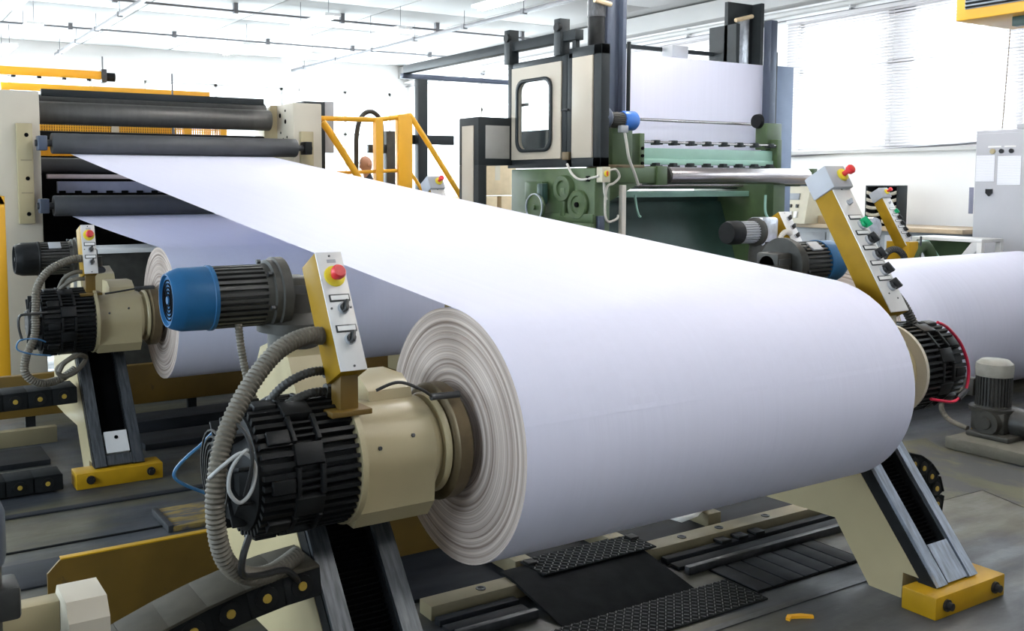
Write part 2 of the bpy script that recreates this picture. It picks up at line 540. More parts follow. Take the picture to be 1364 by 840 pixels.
def spline(pts, closed=False, sub=8):
    P = [Vector(p) for p in pts]
    out = []
    n = len(P)
    for i in range(n if closed else n - 1):
        if closed:
            p0, p1, p2, p3 = P[i - 1], P[i], P[(i + 1) % n], P[(i + 2) % n]
        else:
            p0, p1, p2, p3 = P[max(i - 1, 0)], P[i], P[i + 1], P[min(i + 2, n - 1)]
        for k in range(sub):
            t = k / sub
            out.append(0.5 * ((2 * p1) + (p2 - p0) * t + (2 * p0 - 5 * p1 + 4 * p2 - p3) * t * t + (3 * p1 - p0 - 3 * p2 + p3) * t ** 3))
    out.append(P[0].copy() if closed else P[-1].copy())
    return out


def resample(P, step):
    L = [0.0]
    for a, b in zip(P[:-1], P[1:]):
        L.append(L[-1] + (b - a).length)
    n = max(3, int(L[-1] / step))
    out, j = [], 0
    for i in range(n + 1):
        d = L[-1] * i / n
        while j < len(L) - 2 and L[j + 1] < d:
            j += 1
        f = (d - L[j]) / max(1e-9, L[j + 1] - L[j])
        out.append(P[j].lerp(P[j + 1], min(1, f)))
    return out


def tag(o, label=None, cat=None, group=None, kind=None):
    if label:
        o['label'] = label
    if cat:
        o['category'] = cat
    if group:
        o['group'] = group
    if kind:
        o['kind'] = kind
    return o


def thing(name, label, cat, loc=(0, 0, 0), group=None):
    o = bpy.data.objects.new(name, None)
    o.empty_display_size = 0.1
    COL.objects.link(o)
    o.location = loc
    return tag(o, label, cat, group)


def bx(x0, x1, y0, y1, z0, z1, bevel=0.0):
    return MB().box(x0, x1, y0, y1, z0, z1, bevel)


def struct(name, mb, mat):
    return tag(mb.build(name, mat), kind='structure')


# ================================================================== THE ROOM
floor = struct('floor', bx(XL, XW, YF, YB, -0.2, 0.0), 'floor')
ceiling = struct('ceiling', bx(XL, XW, YF, YB, ZC, ZC + 0.2), 'ceil')
# ceiling boards: each its own panel, joints open between them
pm = None
PX, PY = 2.0, 2.6
ny = int((YB - 4.0) / PY)
for i in range(int((XW - XL) / PX)):
    for j in range(ny):
        x0, y0 = XL + 0.25 + i * PX, YB - 0.2 - (j + 1) * PY
        if pm is None:
            pm = bx(0, PX - 0.035, 0, PY - 0.035, -0.03, 0, 0.006).build('ceiling_panel', 'ceil', ceiling)
            o = pm
        else:
            o = pm.copy()
            COL.objects.link(o)
            o.parent = ceiling
        o.location = (x0, y0, ZC - random.uniform(0.0, 0.006))


def wall_with_windows(name, axis, pos, thick, a0, a1, wins, z0, z1):
    """solid wall pieces round the openings, one mesh"""
    mb = MB()

    def piece(b0, b1, c0, c1):
        if axis == 'x':
            mb.box(pos, pos + thick, b0, b1, c0, c1)
        else:
            mb.box(b0, b1, pos, pos + thick, c0, c1)
    cur = a0
    for (w0, w1) in wins:
        piece(cur, w0, 0, ZC)
        piece(w0, w1, 0, z0)
        piece(w0, w1, z1, ZC)
        cur = w1
    piece(cur, a1, 0, ZC)
    return struct(name, mb, 'wall')


wall_with_windows('wall_right', 'x', XW, 0.25, YF, YB, WIN_R, WZ0, WZ1)
wall_with_windows('wall_back', 'y', YB, 0.25, XL, XW, WIN_B, 1.5, 4.6)
wall_with_windows('wall_left', 'x', XL - 0.25, 0.25, YF, YB, WIN_L, 1.4, 4.4)
struct('wall_front', bx(XL, XW, YF - 0.25, YF, 0, ZC), 'wall')
struct('baseboard_back', bx(XL, XW, YB - 0.03, YB, 0, 0.15), 'trim')
struct('baseboard_right', bx(XW - 0.03, XW, YF, YB, 0, 0.15), 'trim')
n = 0
for (a, b) in WIN_R:
    n += 1
    w = tag(thing('window_%d' % n, None, None, (XW, (a + b) / 2, WZ0)), kind='structure')
    fr = MB()
    x0, x1 = XW + 0.10, XW + 0.17
    fr.box(x0, x1, a, a + .07, WZ0, WZ1).box(x0, x1, b - .07, b, WZ0, WZ1).box(x0, x1, a, b, WZ0, WZ0 + .07).box(x0, x1, a, b, WZ1 - .07, WZ1)
    mid = (a + b) / 2
    fr.box(x0, x1, mid - .22, mid + .22, WZ0, WZ1).box(x0, x1, a, b, 3.9, 3.97)
    fr.build('window_frame', 'trim', w)
    for (p, q) in ((a + .07, mid - .22), (mid + .22, b - .07)):
        for (z0, z1) in ((WZ0 + .07, 3.9), (3.97, WZ1 - .07)):
            bx(XW + .13, XW + .136, p, q, z0, z1).build('window_pane', 'glass', w)
    bx(XW - .12, XW + .1, a - .05, b + .05, WZ0 - .05, WZ0).build('window_sill', 'trim', w)
for (a, b) in WIN_B:
    n += 1
    w = tag(thing('window_%d' % n, None, None, ((a + b) / 2, YB, 1.5)), kind='structure')
    fr = MB()
    y0, y1 = YB + .1, YB + .17
    fr.box(a, a + .07, y0, y1, 1.5, 4.6).box(b - .07, b, y0, y1, 1.5, 4.6).box(a, b, y0, y1, 1.5, 1.57).box(a, b, y0, y1, 4.53, 4.6)
    m2 = (a + b) / 2
    fr.box(m2 - .04, m2 + .04, y0, y1, 1.5, 4.6).box(a, b, y0, y1, 3.4, 3.46)
    fr.build('window_frame', 'trim', w)
    for (p, q) in ((a + .07, m2 - .04), (m2 + .04, b - .07)):
        for (z0, z1) in ((1.57, 3.4), (3.46, 4.53)):
            bx(p, q, YB + .13, YB + .136, z0, z1).build('window_pane', 'glass', w)

for (a, b) in WIN_L:
    n += 1
    w = tag(thing('window_%d' % n, None, None, (XL, (a + b) / 2, 1.4)), kind='structure')
    fr = MB()
    x0, x1 = XL - .17, XL - .1
    m2 = (a + b) / 2
    fr.box(x0, x1, a, a + .07, 1.4, 4.4).box(x0, x1, b - .07, b, 1.4, 4.4).box(x0, x1, a, b, 1.4, 1.47).box(x0, x1, a, b, 4.33, 4.4).box(x0, x1, m2 - .04, m2 + .04, 1.4, 4.4)
    fr.build('window_frame', 'trim', w)
    for (p, q) in ((a + .07, m2 - .04), (m2 + .04, b - .07)):
        bx(XL - .136, XL - .13, p, q, 1.47, 4.33).build('window_pane', 'glass', w)

# beams and pipes along the top of the right wall
struct('trim_1', bx(XW - 0.32, XW - 0.002, YF, YB - .002, 5.0, ZC - 0.035, 0.01), 'ceil')
for (zz, xx, r, lab) in ((4.90, XW - 0.10, 0.045, 'thick white pipe high on the window wall, under the beam'),
                         (4.79, XW - 0.08, 0.012, 'thin grey cable run above the blinds')):
    mb = MB().cyl((xx, 2.0, zz), (xx, YB - .01, zz), r, 10)
    for k in range(12):
        mb.box(xx - .02, XW, 3 + k * 1.75, 3.04 + k * 1.75, zz - r - .02, zz + r + .02)
    tag(mb.build('wall_pipe', 'trim' if r > .03 else 'conduit', origin=(xx, 12, zz)), lab, 'pipe')

# venetian blinds on the window wall
for bi, (a, b) in enumerate(WIN_R[0:3]):
    y0, y1 = a - 0.12, b + 0.12
    lab = ['white venetian blind nearest the yellow heater', 'large white venetian blind behind the red-topped control arm', 'white venetian blind hidden behind the green machine'][bi]
    t = thing('venetian_blind', lab, 'blind', (XW - 0.10, (y0 + y1) / 2, 4.72), 'venetian blinds on the window wall')
    bx(XW - 0.13, XW - 0.05, y0, y1, 4.72, 4.78, .008).build('headrail', 'blind', t)
    mb = MB()
    z = 4.70
    while z > 2.60:
        c = Vector((XW - 0.09, (y0 + y1) / 2, z))
        mb.obox(Matrix.Translation(c) @ Matrix.Rotation(math.radians(-48), 4, 'Y'), 0.05, y1 - y0 - .02, 0.0015)
        z -= 0.046
    tag(mb.build('slat', 'blind', t), kind='stuff')
    tl = 0.17 if bi == 1 else 0.0
    mb = MB().cyl((XW - 0.09, y0, 2.60 + tl * .5), (XW - 0.09, y1, 2.585 - tl * .25), 0.017, 8)
    mb.build('bottom_rail', 'conduit', t)
    for yy in (y0 + .25, (y0 + y1) / 2, y1 - .25):
        MB().cyl((XW - 0.09, yy, 2.59), (XW - 0.09, yy, 4.75), 0.004, 6).build('ladder_cord', 'trim', t)
    MB().tube([(XW - .15, y0 + .18, 4.7), (XW - .15, y0 + .19, 4.0), (XW - .15, y0 + .22, 3.2), (XW - .15, y0 + .24, 2.7)], .006, 6).build('pull_cord', 'bronze', t)

# ceiling conduits and lamps
def conduit(x, y0, y1, z, lab):
    mb = MB().box(x - .035, x + .035, y0, y1, z - .03, z + .03, .005)
    y = y0 + .4
    while y < y1:
        mb.cyl((x, y, z), (x, y, ZC), .006, 6)
        mb.box(x - .045, x + .045, y - .04, y + .04, z - .045, z + .045)
        y += 1.9
    tag(mb.build('ceiling_conduit', 'conduit', origin=(x, (y0 + y1) / 2, z)), lab, 'conduit')


conduit(4.13, 6, 24.0, 5.02, 'grey cable tray on the ceiling, leftmost, above the rollers')
conduit(9.95, 4, 24.2, 5.02, 'long grey cable tray on the ceiling running towards the cabin')
for (yy, zz, lab) in ((17.3, 5.18, 'grey pipe crossing the ceiling, nearer of the two'), (21.2, 5.24, 'grey pipe crossing the ceiling, farther of the two')):
    mb = MB().cyl((-5.4, yy, zz), (12.9, yy, zz), .02, 8)
    for k in range(9):
        mb.box(-4.5 + k * 2.1, -4.42 + k * 2.1, yy - .04, yy + .04, zz - .05, ZC)
    tag(mb.build('ceiling_pipe', 'conduit', origin=(4, yy, zz)), lab, 'pipe')


def lamp(x, y, along, z, lab):
    t = thing('fluorescent_lamp', lab, 'lamp', (x, y, z), 'fluorescent ceiling lamps')
    L = 0.78
    d = (L, .15) if along == 'x' else (.15, L)
    bx(x - d[0], x + d[0], y - d[1], y + d[1], z + .02, z + .07, .006).build('lamp_housing', 'lampwhite', t)
    for s in (-1, 1):
        ox, oy = (0, s * .035) if along == 'x' else (s * .035, 0)
        e = (L - .04, 0) if along == 'x' else (0, L - .04)
        MB().cyl((x + ox - e[0], y + oy - e[1], z - .005), (x + ox + e[0], y + oy + e[1], z - .005), .016, 8).build('tube', 'tube', t)
    mb = MB()
    for s in (-.6, .6):
        px, py = (x + s, y) if along == 'x' else (x, y + s)
        mb.cyl((px, py, z + .06), (px, py, ZC - .03), .006, 6)
    mb.build('hanger_rod', 'conduit', t)


LAMPS = [(0.6, 13.2), (2.3, 16.4), (2.9, 19.5), (2.9, 22.6), (7.0, 12.0), (7.0, 16.0), (7.0, 20.0), (8.7, 8.6), (8.7, 12.6), (8.7, 16.6), (8.7, 20.6), (1.0, 20.0),
         (4.13, 9.0), (10.2, 5.6), (-2.0, 12), (-2.0, 17), (7.0, 8.0), (7.0, 4.0), (4.13, 5.0), (4.4, 1.6), (2.6, 0.4), (5.4, -0.6), (11.6, 20.0)]  # front row and right-roll lamp: unseen, added to brighten the paper
LAMP_LABELS = ['white tube lamp left of the leftmost cable tray, nearer one', 'white tube lamp left of the leftmost cable tray at its far end', 'white tube lamp between the two cable trays, nearest of three',
               'white tube lamp between the two cable trays, middle of three', 'white tube lamp between the two cable trays, farthest of three', 'white tube lamp above the green machine beside its uprights',
               'white tube lamp beside the long cable tray behind the cabin', 'white tube lamp beside the long cable tray, middle', 'white tube lamp at the far end of the long cable tray',
               'white tube lamp close to the rear wall above the yellow gantry', 'white tube lamp above the upper paper web, out of frame', 'added white tube lamp above the roll at the right, out of frame',
               'white tube lamp left of the roller machine, nearer, out of frame', 'white tube lamp left of the roller machine, farther, out of frame',
               'white tube lamp above the web in front of the cabin, out of frame', 'white tube lamp above the far end of the foreground roll, out of frame', 'white tube lamp above the upper web close to the foreground roll, out of frame',
               'added white tube lamp in front of the foreground roll, out of frame', 'added white tube lamp in front of the foreground stand, out of frame', 'added white tube lamp nearest the front wall, out of frame',
               'white tube lamp in the far right corner of the hall']
for i, (x, y) in enumerate(LAMPS):
    lamp(x, y, 'y', 4.86, ['white tube lamp under the ceiling in the top left corner', 'white tube lamp hanging left of the first cable tray'][i] if i < 2 else
         LAMP_LABELS[i - 2])

# ================================================================== PAPER ROLLS
ZA, RR = 1.115, 0.5
X0, X1 = 1.983, 4.217


def paper_roll(name, label, x0, x1, y, z, R, core, group='paper rolls'):
    t = thing(name, label, 'paper roll', ((x0 + x1) / 2, y, z), group)
    MB().lathe([(0, R), (x1 - x0, R)], (x0, y, z), (1, 0, 0), 128, caps=False).build('wound_paper', 'paper', t, sharp=60)
    rnd = random.Random(3)
    for (xx, s) in ((x0, 1), (x1, -1)):
        prof = []
        r = R
        while r > core:
            off = 0.004 * rnd.random() + (0.006 if rnd.random() < .12 else 0)
            prof.append((s * off if r < R else 0, r))
            r -= rnd.uniform(.004, .011)
        prof.append((0, core))
        MB().lathe(prof, (xx, y, z), (1, 0, 0), 96, caps=False).build('end_face', 'rollend', t, sharp=30)
    MB().lathe([(-.012, core), (-.012, core - .012), (x1 - x0 + .012, core - .012), (x1 - x0 + .012, core), (-.012, core)], (x0, y, z), (1, 0, 0), 40, caps=False).build('core_tube', 'card', t)
    return t


paper_roll('paper_roll', 'huge white paper roll in the foreground with ringed brown-grey end face', X0, X1, 3.233, ZA, RR, .085)
paper_roll('paper_roll', 'white paper roll behind the near drive motor, second in line below the rollers', X0, X1, 7.5, ZA, RR, .085)
paper_roll('paper_roll', 'big white paper roll at the right edge behind the upright pump motor', 7.72, 10.75, 5.8, .69, .68, .09)


def web(label, y1, z1, y2, z2, r):
    """sheet from the underside of a machine roller (y2,z2) to the top of the roll at (y1,z1)"""
    dy, dz = y2 - y1, z2 - z1
    D = math.hypot(dy, dz)
    # tangent from point (y2,z2) to the circle centre (y1,z1), upper side
    phi = math.atan2(dz, dy) + math.acos(r / D)
    ty, tz = y1 + (r + .0015) * math.cos(phi), z1 + (r + .0015) * math.sin(phi)
    A, B = [], []
    for k in range(9):                      # the last turn lies on the roll's front
        g = phi + 1.2 * (9 - k) / 9
        A.append((X0, y1 + (r + .0008) * math.cos(g), z1 + (r + .0008) * math.sin(g)))
        B.append((X1, y1 + (r + .0008) * math.cos(g), z1 + (r + .0008) * math.sin(g)))
    for k in range(25):
        f = k / 24
        sag = -0.018 * 4 * f * (1 - f) * 0.5
        y, z = ty + (y2 - ty) * f, tz + (z2 - tz) * f + sag
        A.append((X0, y, z))
        B.append((X1, y, z))
    # wrap a little round the machine roller
    for k in range(1, 7):
        g = k / 6 * 1.2
        y, z = y2 + .107 * math.sin(g), z2 + .107 * (1 - math.cos(g))
        A.append((X0, y, z))
        B.append((X1, y, z))
    o = MB().sheet(A, B).build('paper_web', 'web', origin=(3.1, y1 + 3, z1 + .6), sharp=60)
    return tag(o, label, 'paper web', 'paper webs')


web('upper wide white paper web from the middle roller to the foreground roll', 3.233, ZA, 10.85, 2.402, RR)
web('lower shaded paper web from the lowest roller to the second roll', 7.5, ZA, 10.85, 1.752, RR)


# ================================================================== UNWIND STANDS
def box_matrix(c, pitch, yaw=0.0):
    return Matrix.Translation(c) @ Matrix.Rotation(yaw, 4, 'Z') @ Matrix.Rotation(pitch, 4, 'X')


def control_box(t, c, w, h, d, pitch, kind, mir=1):
    """leaning switch box; c is the middle of its front face"""
    Mx = box_matrix(c, pitch)
    T = lambda x, y, z: Mx @ Matrix.Translation((x, y, z))
    box = MB().obox(T(0, d / 2 + .002, 0), w, d, h, .006).build('control_box', 'yellow_shaded', t)
    MB().obox(T(0, 0, 0), w - .002, .005, h - .004, .001).build('front_plate', 'panel', box)

    def estop(x, z):
        q = T(x, 0, z)
        o, dd = q @ Vector((0, 0, 0)), (q.to_3x3() @ Vector((0, -1, 0)))
        MB().lathe([(0, .040), (.006, .040), (.009, .036), (.009, 0)], o, dd, 24).build('emergency_stop_collar', 'yellowplastic', box)
        MB().lathe([(.008, .016), (.030, .016), (.032, .026), (.048, .027), (.057, .021), (.060, 0)], o, dd, 24).build('emergency_stop_button', 'red', box)

    def label_plate(x, z, ww=.078):
        MB().obox(T(x, -.004, z), ww, .006, .027, .001).build('label_frame', 'blackplastic', box)
        MB().obox(T(x, -.0075, z), ww - .010, .002, .017).build('label_plate', 'whitelabel', box)

    def selector(x, z, mat='blackplastic', tilt=.4, k=1.0):
        q = T(x, 0, z)
        o, dd = q @ Vector((0, 0, 0)), q.to_3x3() @ Vector((0, -1, 0))
        MB().lathe([(0, .017 * k), (.008 * k, .017 * k), (.010 * k, .014 * k), (.010 * k, 0)], o, dd, 20).build('switch_collar', 'boxgrey', box)
        mb = MB().lathe([(.009 * k, .013 * k), (.02 * k, .012 * k), (.02 * k, 0)], o, dd, 16)
        mb.obox(q @ Matrix.Translation((0, -.022 * k, 0)) @ Matrix.Rotation(tilt, 4, 'Y'), .010 * k, .024 * k, .034 * k, .003)
        mb.build('selector_knob', mat, box)

    def screw(x, z):
        q = T(x, 0, z)
        MB().lathe([(0, .005), (.005, .004), (.005, 0)], q @ Vector((0, 0, 0)), q.to_3x3() @ Vector((0, -1, 0)), 10).build('screw', 'steel', box)
    if kind == 'plain':
        for zz in (.33, .13, -.07):
            selector(.02, zz * h, tilt=.4, k=1.5)
        screw(0, .46 * h)
    elif kind == 'short':
        estop(.004, .285 * h)
        MB().obox(T(.004, -.003, .415 * h), .034, .002, .013).build('worn_stamp', 'boxgrey', box)
        for zz in (.10 * h, -.155 * h):
            label_plate(.004, zz)
            selector(.010, zz - .040, tilt=.3, k=1.25)
        for (x, z) in ((0, .46 * h), (-.034, .10 * h - .038), (.04, .10 * h - .038), (.004, -.46 * h)):
            screw(x, z)
    else:
        top = MB().obox(T(-.004, d / 2 - .012, h / 2 + .045), w + .016, d + .03, .13, .008).build('junction_box', 'boxgrey', t)
        q = T(.02, -.027, h / 2 + .05)
        o, dd = q @ Vector((0, 0, 0)), q.to_3x3() @ Vector((0, -1, 0))
        MB().lathe([(0, .034), (.012, .034), (.014, .030), (.014, 0)], o, dd, 24).build('emergency_stop_collar', 'yellowplastic', top)
        MB().lathe([(.012, .014), (.045, .014), (.047, .023), (.066, .025), (.074, .019), (.076, 0)], o, dd, 24).build('emergency_stop_button', 'red', top)
        selector(.005, .36 * h, 'boxgrey', k=.9)
        for i, zz in enumerate((.24, .115, -.005, -.125, -.245)):
            label_plate(0, zz * h, .10)
            selector(.022, zz * h - .045, 'greenplastic' if i == 0 else 'blackplastic', tilt=-.5, k=1.6)
        screw(-.02, -.36 * h)
        screw(.03, -.40 * h)
        screw(0, .47 * h)
    return box


def motor(t, m, y, z, r, xs, fan, body, gearbox=True, plate=True):
    """geared motor lying along X; xs = x of fan end, fan edge, body end, flange end, gear end"""
    s = 1 if xs[1] > xs[0] else -1
    x0, x1, x2, x3, x4 = xs
    mo = MB().fins(x1, x2, y, z, r * .86, r * .99, 30, .5).build('drive_motor', body, t, sharp=25)
    L = abs(x1 - x0)
    MB().lathe([(.012, r * .55), (.012, r * .74), (0, r * .78), (0, r * .82), (L * .10, r * .90), (L * .26, r * .97), (L * .30, r * .985), (L * .9, r * 1.0), (L * .92, r * 1.03), (L, r * 1.03), (L, r * .9)], (x0, y, z), (s, 0, 0), 40).build('fan_cover', fan, mo)
    mb = MB().lathe([(.014, 0), (.014, r * .76)], (x0, y, z), (s, 0, 0), 28)
    for k in range(5):
        rr = r * (.16 + .11 * k)
        mb.lathe([(.008, rr), (.008, rr + r * .04), (.016, rr + r * .04), (.016, rr)], (x0, y, z), (s, 0, 0), 28, caps=False)
    mb.build('fan_grille', 'void', mo)
    MB().lathe([(.004, 0), (.004, r * .12), (.014, r * .14)], (x0, y, z), (s, 0, 0), 16).build('fan_hub', fan, mo)
    W = abs(x3 - x2)
    MB().lathe([(0, r * .98), (W * .25, r * 1.02), (W * .3, r * 1.12), (W * .55, r * 1.12), (W * .6, r * 1.2), (W, r * 1.2), (W, r * .5), (abs(x4 - x2), r * .42)], (x2, y, z), (s, 0, 0), 40).build('motor_flange', 'castgrey', mo)
    mb = MB()
    for k in range(6):
        a = k * PI / 3 + .3
        mb.lathe([(0, r * .08), (r * .12, r * .08), (r * .12, 0)], (x2 + s * W * .2, y + r * 1.08 * math.cos(a), z + r * 1.08 * math.sin(a)), (-s, 0, 0), 6)
    mb.build('flange_bolt', 'steel', mo)
    if gearbox:
        g = x4
        mb = MB().box(min(x3, g) - .0, max(x3, g), y - r * .62, y + r * .62, z - r * .75, z + r * .55, .015)
        mb.lathe([(-.1, r * .72), (-.02, r * .75), (.02, r * 1.3), (.06, r * 1.3), (.06, 0)], ((x3 + g) / 2 + s * .01, y, z - r * .75), (0, 0, -1), 28)
        mb.build('gearbox', 'castgrey', mo)
        MB().box(min(x3, g) + .01, max(x3, g) - .01, y - r * .66, y - r * .6, z - r * .3, z + r * .3, .004).build('gear_cover', 'motordark', mo)
    if plate:
        MB().obox(Matrix.Translation(((x1 + x2) / 2, y, z)) @ Matrix.Rotation(.65, 4, 'X') @ Matrix.Translation((0, 0, r * 1.0)), .09, .07, .012, .003).build('rating_plate', 'boxgrey', mo)
    return mo


def unwind_stand(y0, far, label, fan='blue', body='motordark', rail='rail', box=None, plate=True, motor_y=.67, motor_z=1.635, motor_r=.130, group='roll unwind stands', shaftdz=0.0):
    mx = (lambda x: 6.2 - x) if far else (lambda x: x)
    s = -1 if far else 1
    t = thing('unwind_stand', label, 'unwind stand', (mx(1.55), y0, 0), group)
    rg = lambda a, b: (min(mx(a), mx(b)), max(mx(a), mx(b)))

    def xb(mb, a, b, *r, **k):
        p, q = rg(a, b)
        return mb.box(p, q, *r, **k)
    R = lambda z: y0 - .485 + (z - .14) * .767          # incline of the slide
    # arm body: side profile in Y,Z
    prof = [(y0 - .115, .0), (y0 - .30, .0), (y0 - .305, .135), (R(.135) + .10, .135), (R(.86) + .11, .86), (y0 + .30, .98), (y0 + .92, .98),
            (y0 + 1.02, .62), (y0 + 1.02, .285), (y0 + .60, .285), (y0 + .105, .300)]
    a, b = rg(1.375, 1.725)
    arm = MB().prism(prof, 'x', a, b).build('arm_body', 'cream', t, sharp=20)
    a, b = rg(1.50, 1.76)
    MB().prism([(y0 + .36, .97), (y0 + .42, 1.26), (y0 + .50, 1.39), (y0 + .66, 1.44), (y0 + .82, 1.39), (y0 + .90, 1.26), (y0 + .92, .97)], 'x', a, b).build('column_housing', 'cream', arm)
    # slide: two rails, bellows between them
    u = Vector((0, .767, 1)).normalized()
    nrm = Vector((0, -1, .767)).normalized()
    zb, zt = .125, .90

    def along(xa, xb_, off0, off1, z0, z1, name, mat, par=t):
        p, q = rg(xa, xb_)
        A = Vector((0, R(z0), z0))
        B = Vector((0, R(z1), z1))
        poly = [A + nrm * off0, B + nrm * off0, B + nrm * off1, A + nrm * off1]
        return MB().prism([(v.y, v.z) for v in poly], 'x', p, q).build(name, mat, par)
    for (ra, rb) in ((1.378, 1.463), (1.635, 1.722)):
        rl = along(ra, rb, -.095, -.02, zb, zt, 'slide_rail', 'black')
        along(ra + (.012 if rail == 'rail' else .004), rb - .006, -.02, 0, zb, zt, 'rail_face', rail, rl)
    mb = MB()
    p, q = rg(1.465, 1.633)
    k = 0
    z = zb
    while z < zt - .012:
        for (o0, o1, f0, f1) in ((-.075, -.05, 0, .5), (-.05, -.075, .5, 1)):
            za, zc = z + .016 * f0, z + .016 * f1
            A, B = Vector((0, R(za), za)) + nrm * o0, Vector((0, R(zc), zc)) + nrm * o1
            mb.sheet([(p, A.y, A.z), (q, A.y, A.z)], [(p, B.y, B.z), (q, B.y, B.z)])
        z += .016
    mb.build('bellows', 'void', t)
    if rail == 'rail':
        along(1.467, 1.631, -.06, -.006, .13, .285, 'end_plate', 'rail')
    else:
        along(1.463, 1.637, -.05, -.004, .13, .19, 'end_cover', rail)
        along(1.472, 1.628, -.06, .004, .20, .33, 'end_plate', 'panel')
        A = Vector((mx(1.55), R(.29), .29)) + nrm * .006
        MB().lathe([(0, .014), (.002, .014), (.002, 0)], A, nrm, 14).build('plate_hole', 'void', t)
    bp = xb(MB(), 1.24, 1.83, y0 - .552, y0 - .37, 0, .112, .006).build('bumper', 'yellow', t)
    for xx in (1.335, 1.745):
        MB().lathe([(0, .030), (.012, .030), (.012, .019), (.034, .019), (.034, 0)], (mx(xx), y0 - .552, .062), (0, -1, 0), 12).build('bumper_bolt', 'blackplastic', bp)
    # carriage and chuck housing
    zc = ZA - .01
    hp = [(y0 + .19 * math.cos(a), zc + .19 * math.sin(a)) for a in [math.radians(d) for d in range(-20, 201, 10)]]
    hp += [(y0 - .17, .93), (y0 - .12, .865), (y0 + .12, .865), (y0 + .17, .93)]
    p, q = rg(1.492, 1.80)
    hs = MB().prism(hp, 'x', p, q).build('chuck_housing', 'cream', t, sharp=30)
    MB().lathe([(0, .190), (.018, .185), (.03, .160), (.085, .150), (.085, .1)], (mx(1.80), y0, zc), (s, 0, 0), 40).build('housing_nose', 'cream', hs)
    mb = MB()
    for (xx, aa) in ((1.57, .30), (1.71, .45)):
        mb.lathe([(0, .009), (.008, .007), (.008, 0)], (mx(xx), y0 - .188 * math.cos(aa), zc + .188 * math.sin(aa)), (0, -math.cos(aa), math.sin(aa)), 6)
    mb.build('housing_bolt', 'steel', hs)
    p, q = rg(1.50, 1.79)
    MB().prism([(y0 - .03, zc + .15), (y0 - .01, zc + .225), (y0 + .06, zc + .265), (y0 + .22, zc + .265), (y0 + .24, zc + .10)], 'x', p + .11 * (s > 0), q - .11 * (s < 0)).build('housing_cover', 'cream', hs)
    MB().lathe([(0, .247), (.022, .247), (.022, .1)], (mx(1.472), y0, zc), (s, 0, 0), 56).build('backing_disc', 'cream' if not far else 'cream_pale', t)
    # finned brake
    cy, cz = y0, zc
    br = MB().lathe([(0, .10), (0, .155), (.03, .175), (.05, .205), (.41, .205)], (mx(1.06), cy, cz), (s, 0, 0), 48).build('brake', 'black', t)
    p, q = rg(1.12, 1.235)
    f1 = MB().fins(p, q, cy, cz, .2, .232, 40, .5)
    p, q = rg(1.335, 1.468)
    f1.fins(p, q, cy, cz, .2, .238, 44, .42)
    tag(f1.build('brake_fins', 'black', br, sharp=25), kind='stuff')
    mb = MB()
    for k in range(16):
        aa = 2 * PI * k / 16
        Mx = Matrix.Translation((mx(1.285), cy, cz)) @ Matrix.Rotation(aa, 4, 'X') @ Matrix.Translation((0, 0, .224))
        if k % 2:
            mb.obox(Mx, .105, .075, .036, .006)
        else:
            for dx in (-.045, .045):
                mb.obox(Mx @ Matrix.Translation((dx, 0, 0)), .016, .1, .034, .003)
            for dy in (-.026, 0, .026):
                mb.obox(Mx @ Matrix.Translation((0, dy, -.006)), .08, .008, .024)
    tag(mb.build('brake_band', 'black', br), kind='stuff')
    for k in range(9):
        aa = 2 * PI * k / 9 + .2
        MB().obox(Matrix.Translation((mx(1.185), cy, cz)) @ Matrix.Rotation(aa, 4, 'X') @ Matrix.Translation((0, 0, .234)), .08, .05, .022, .004).build('brake_lug', 'black', br)
    MB().lathe([(0, 0), (0, .09), (.02, .105), (.05, .105)], (mx(1.035), cy, cz), (s, 0, 0), 28).build('brake_cap', 'black', br)
    for k in range(10):
        aa = 2 * PI * k / 10
        MB().obox(Matrix.Translation((mx(1.072), cy, cz)) @ Matrix.Rotation(aa, 4, 'X') @ Matrix.Translation((0, 0, .145)), .05, .012, .10, .003).build('brake_rib', 'black', br)
    # flange ring and core chuck
    MB().lathe([(0, .13), (0, .185), (.010, .192), (.022, .192), (.022, .12)], (mx(1.845), cy, cz), (s, 0, 0), 48).build('chuck_collar', 'cream', t)
    MB().lathe([(0, .13), (0, .215), (.008, .226), (.06, .226), (.072, .215), (.072, .13)], (mx(1.875), cy, cz), (s, 0, 0), 56).build('chuck_flange', 'bronze', t)
    MB().lathe([(0, .155), (.02, .165), (.035, .15), (.05, .07), (.16, .07)], (mx(1.945), cy, cz), (s, 0, 0), 40).build('core_chuck', 'motordark', t)
    # lifting motor on top of the column
    motor(t, mx, y0 + motor_y, motor_z, motor_r, [mx(v) for v in (1.055, 1.235, 1.442, 1.539, 1.66)], fan, body, plate=plate)
    MB().lathe([(0, .10), (.03, .115), (.16, .115), (.16, .10), (.30, .10)], (mx(1.60), y0 + motor_y, motor_z - .10), (0, 0, -1), 28).build('screw_column', 'castgrey', t)
    # control box and its bracket
    if box:
        c, w, h, d, pitch, kd = box
        control_box(t, c, w, h, d, pitch, kd)
        cb = Vector(c) + Vector((0, .06 - .5 * h * math.sin(-pitch), -.5 * h * math.cos(pitch)))
        mb = MB().box(cb.x - .035, cb.x + .035, cb.y - .02, cb.y + .06, zc + .17, cb.z + .04, .004)
        mb.box(cb.x - .08, cb.x + .075, cb.y - .05, cb.y + .12, zc + .185, zc + .205, .003)
        mb.build('box_bracket', 'yellow_dull' if kd == 'short' else 'cream', t)
    return t


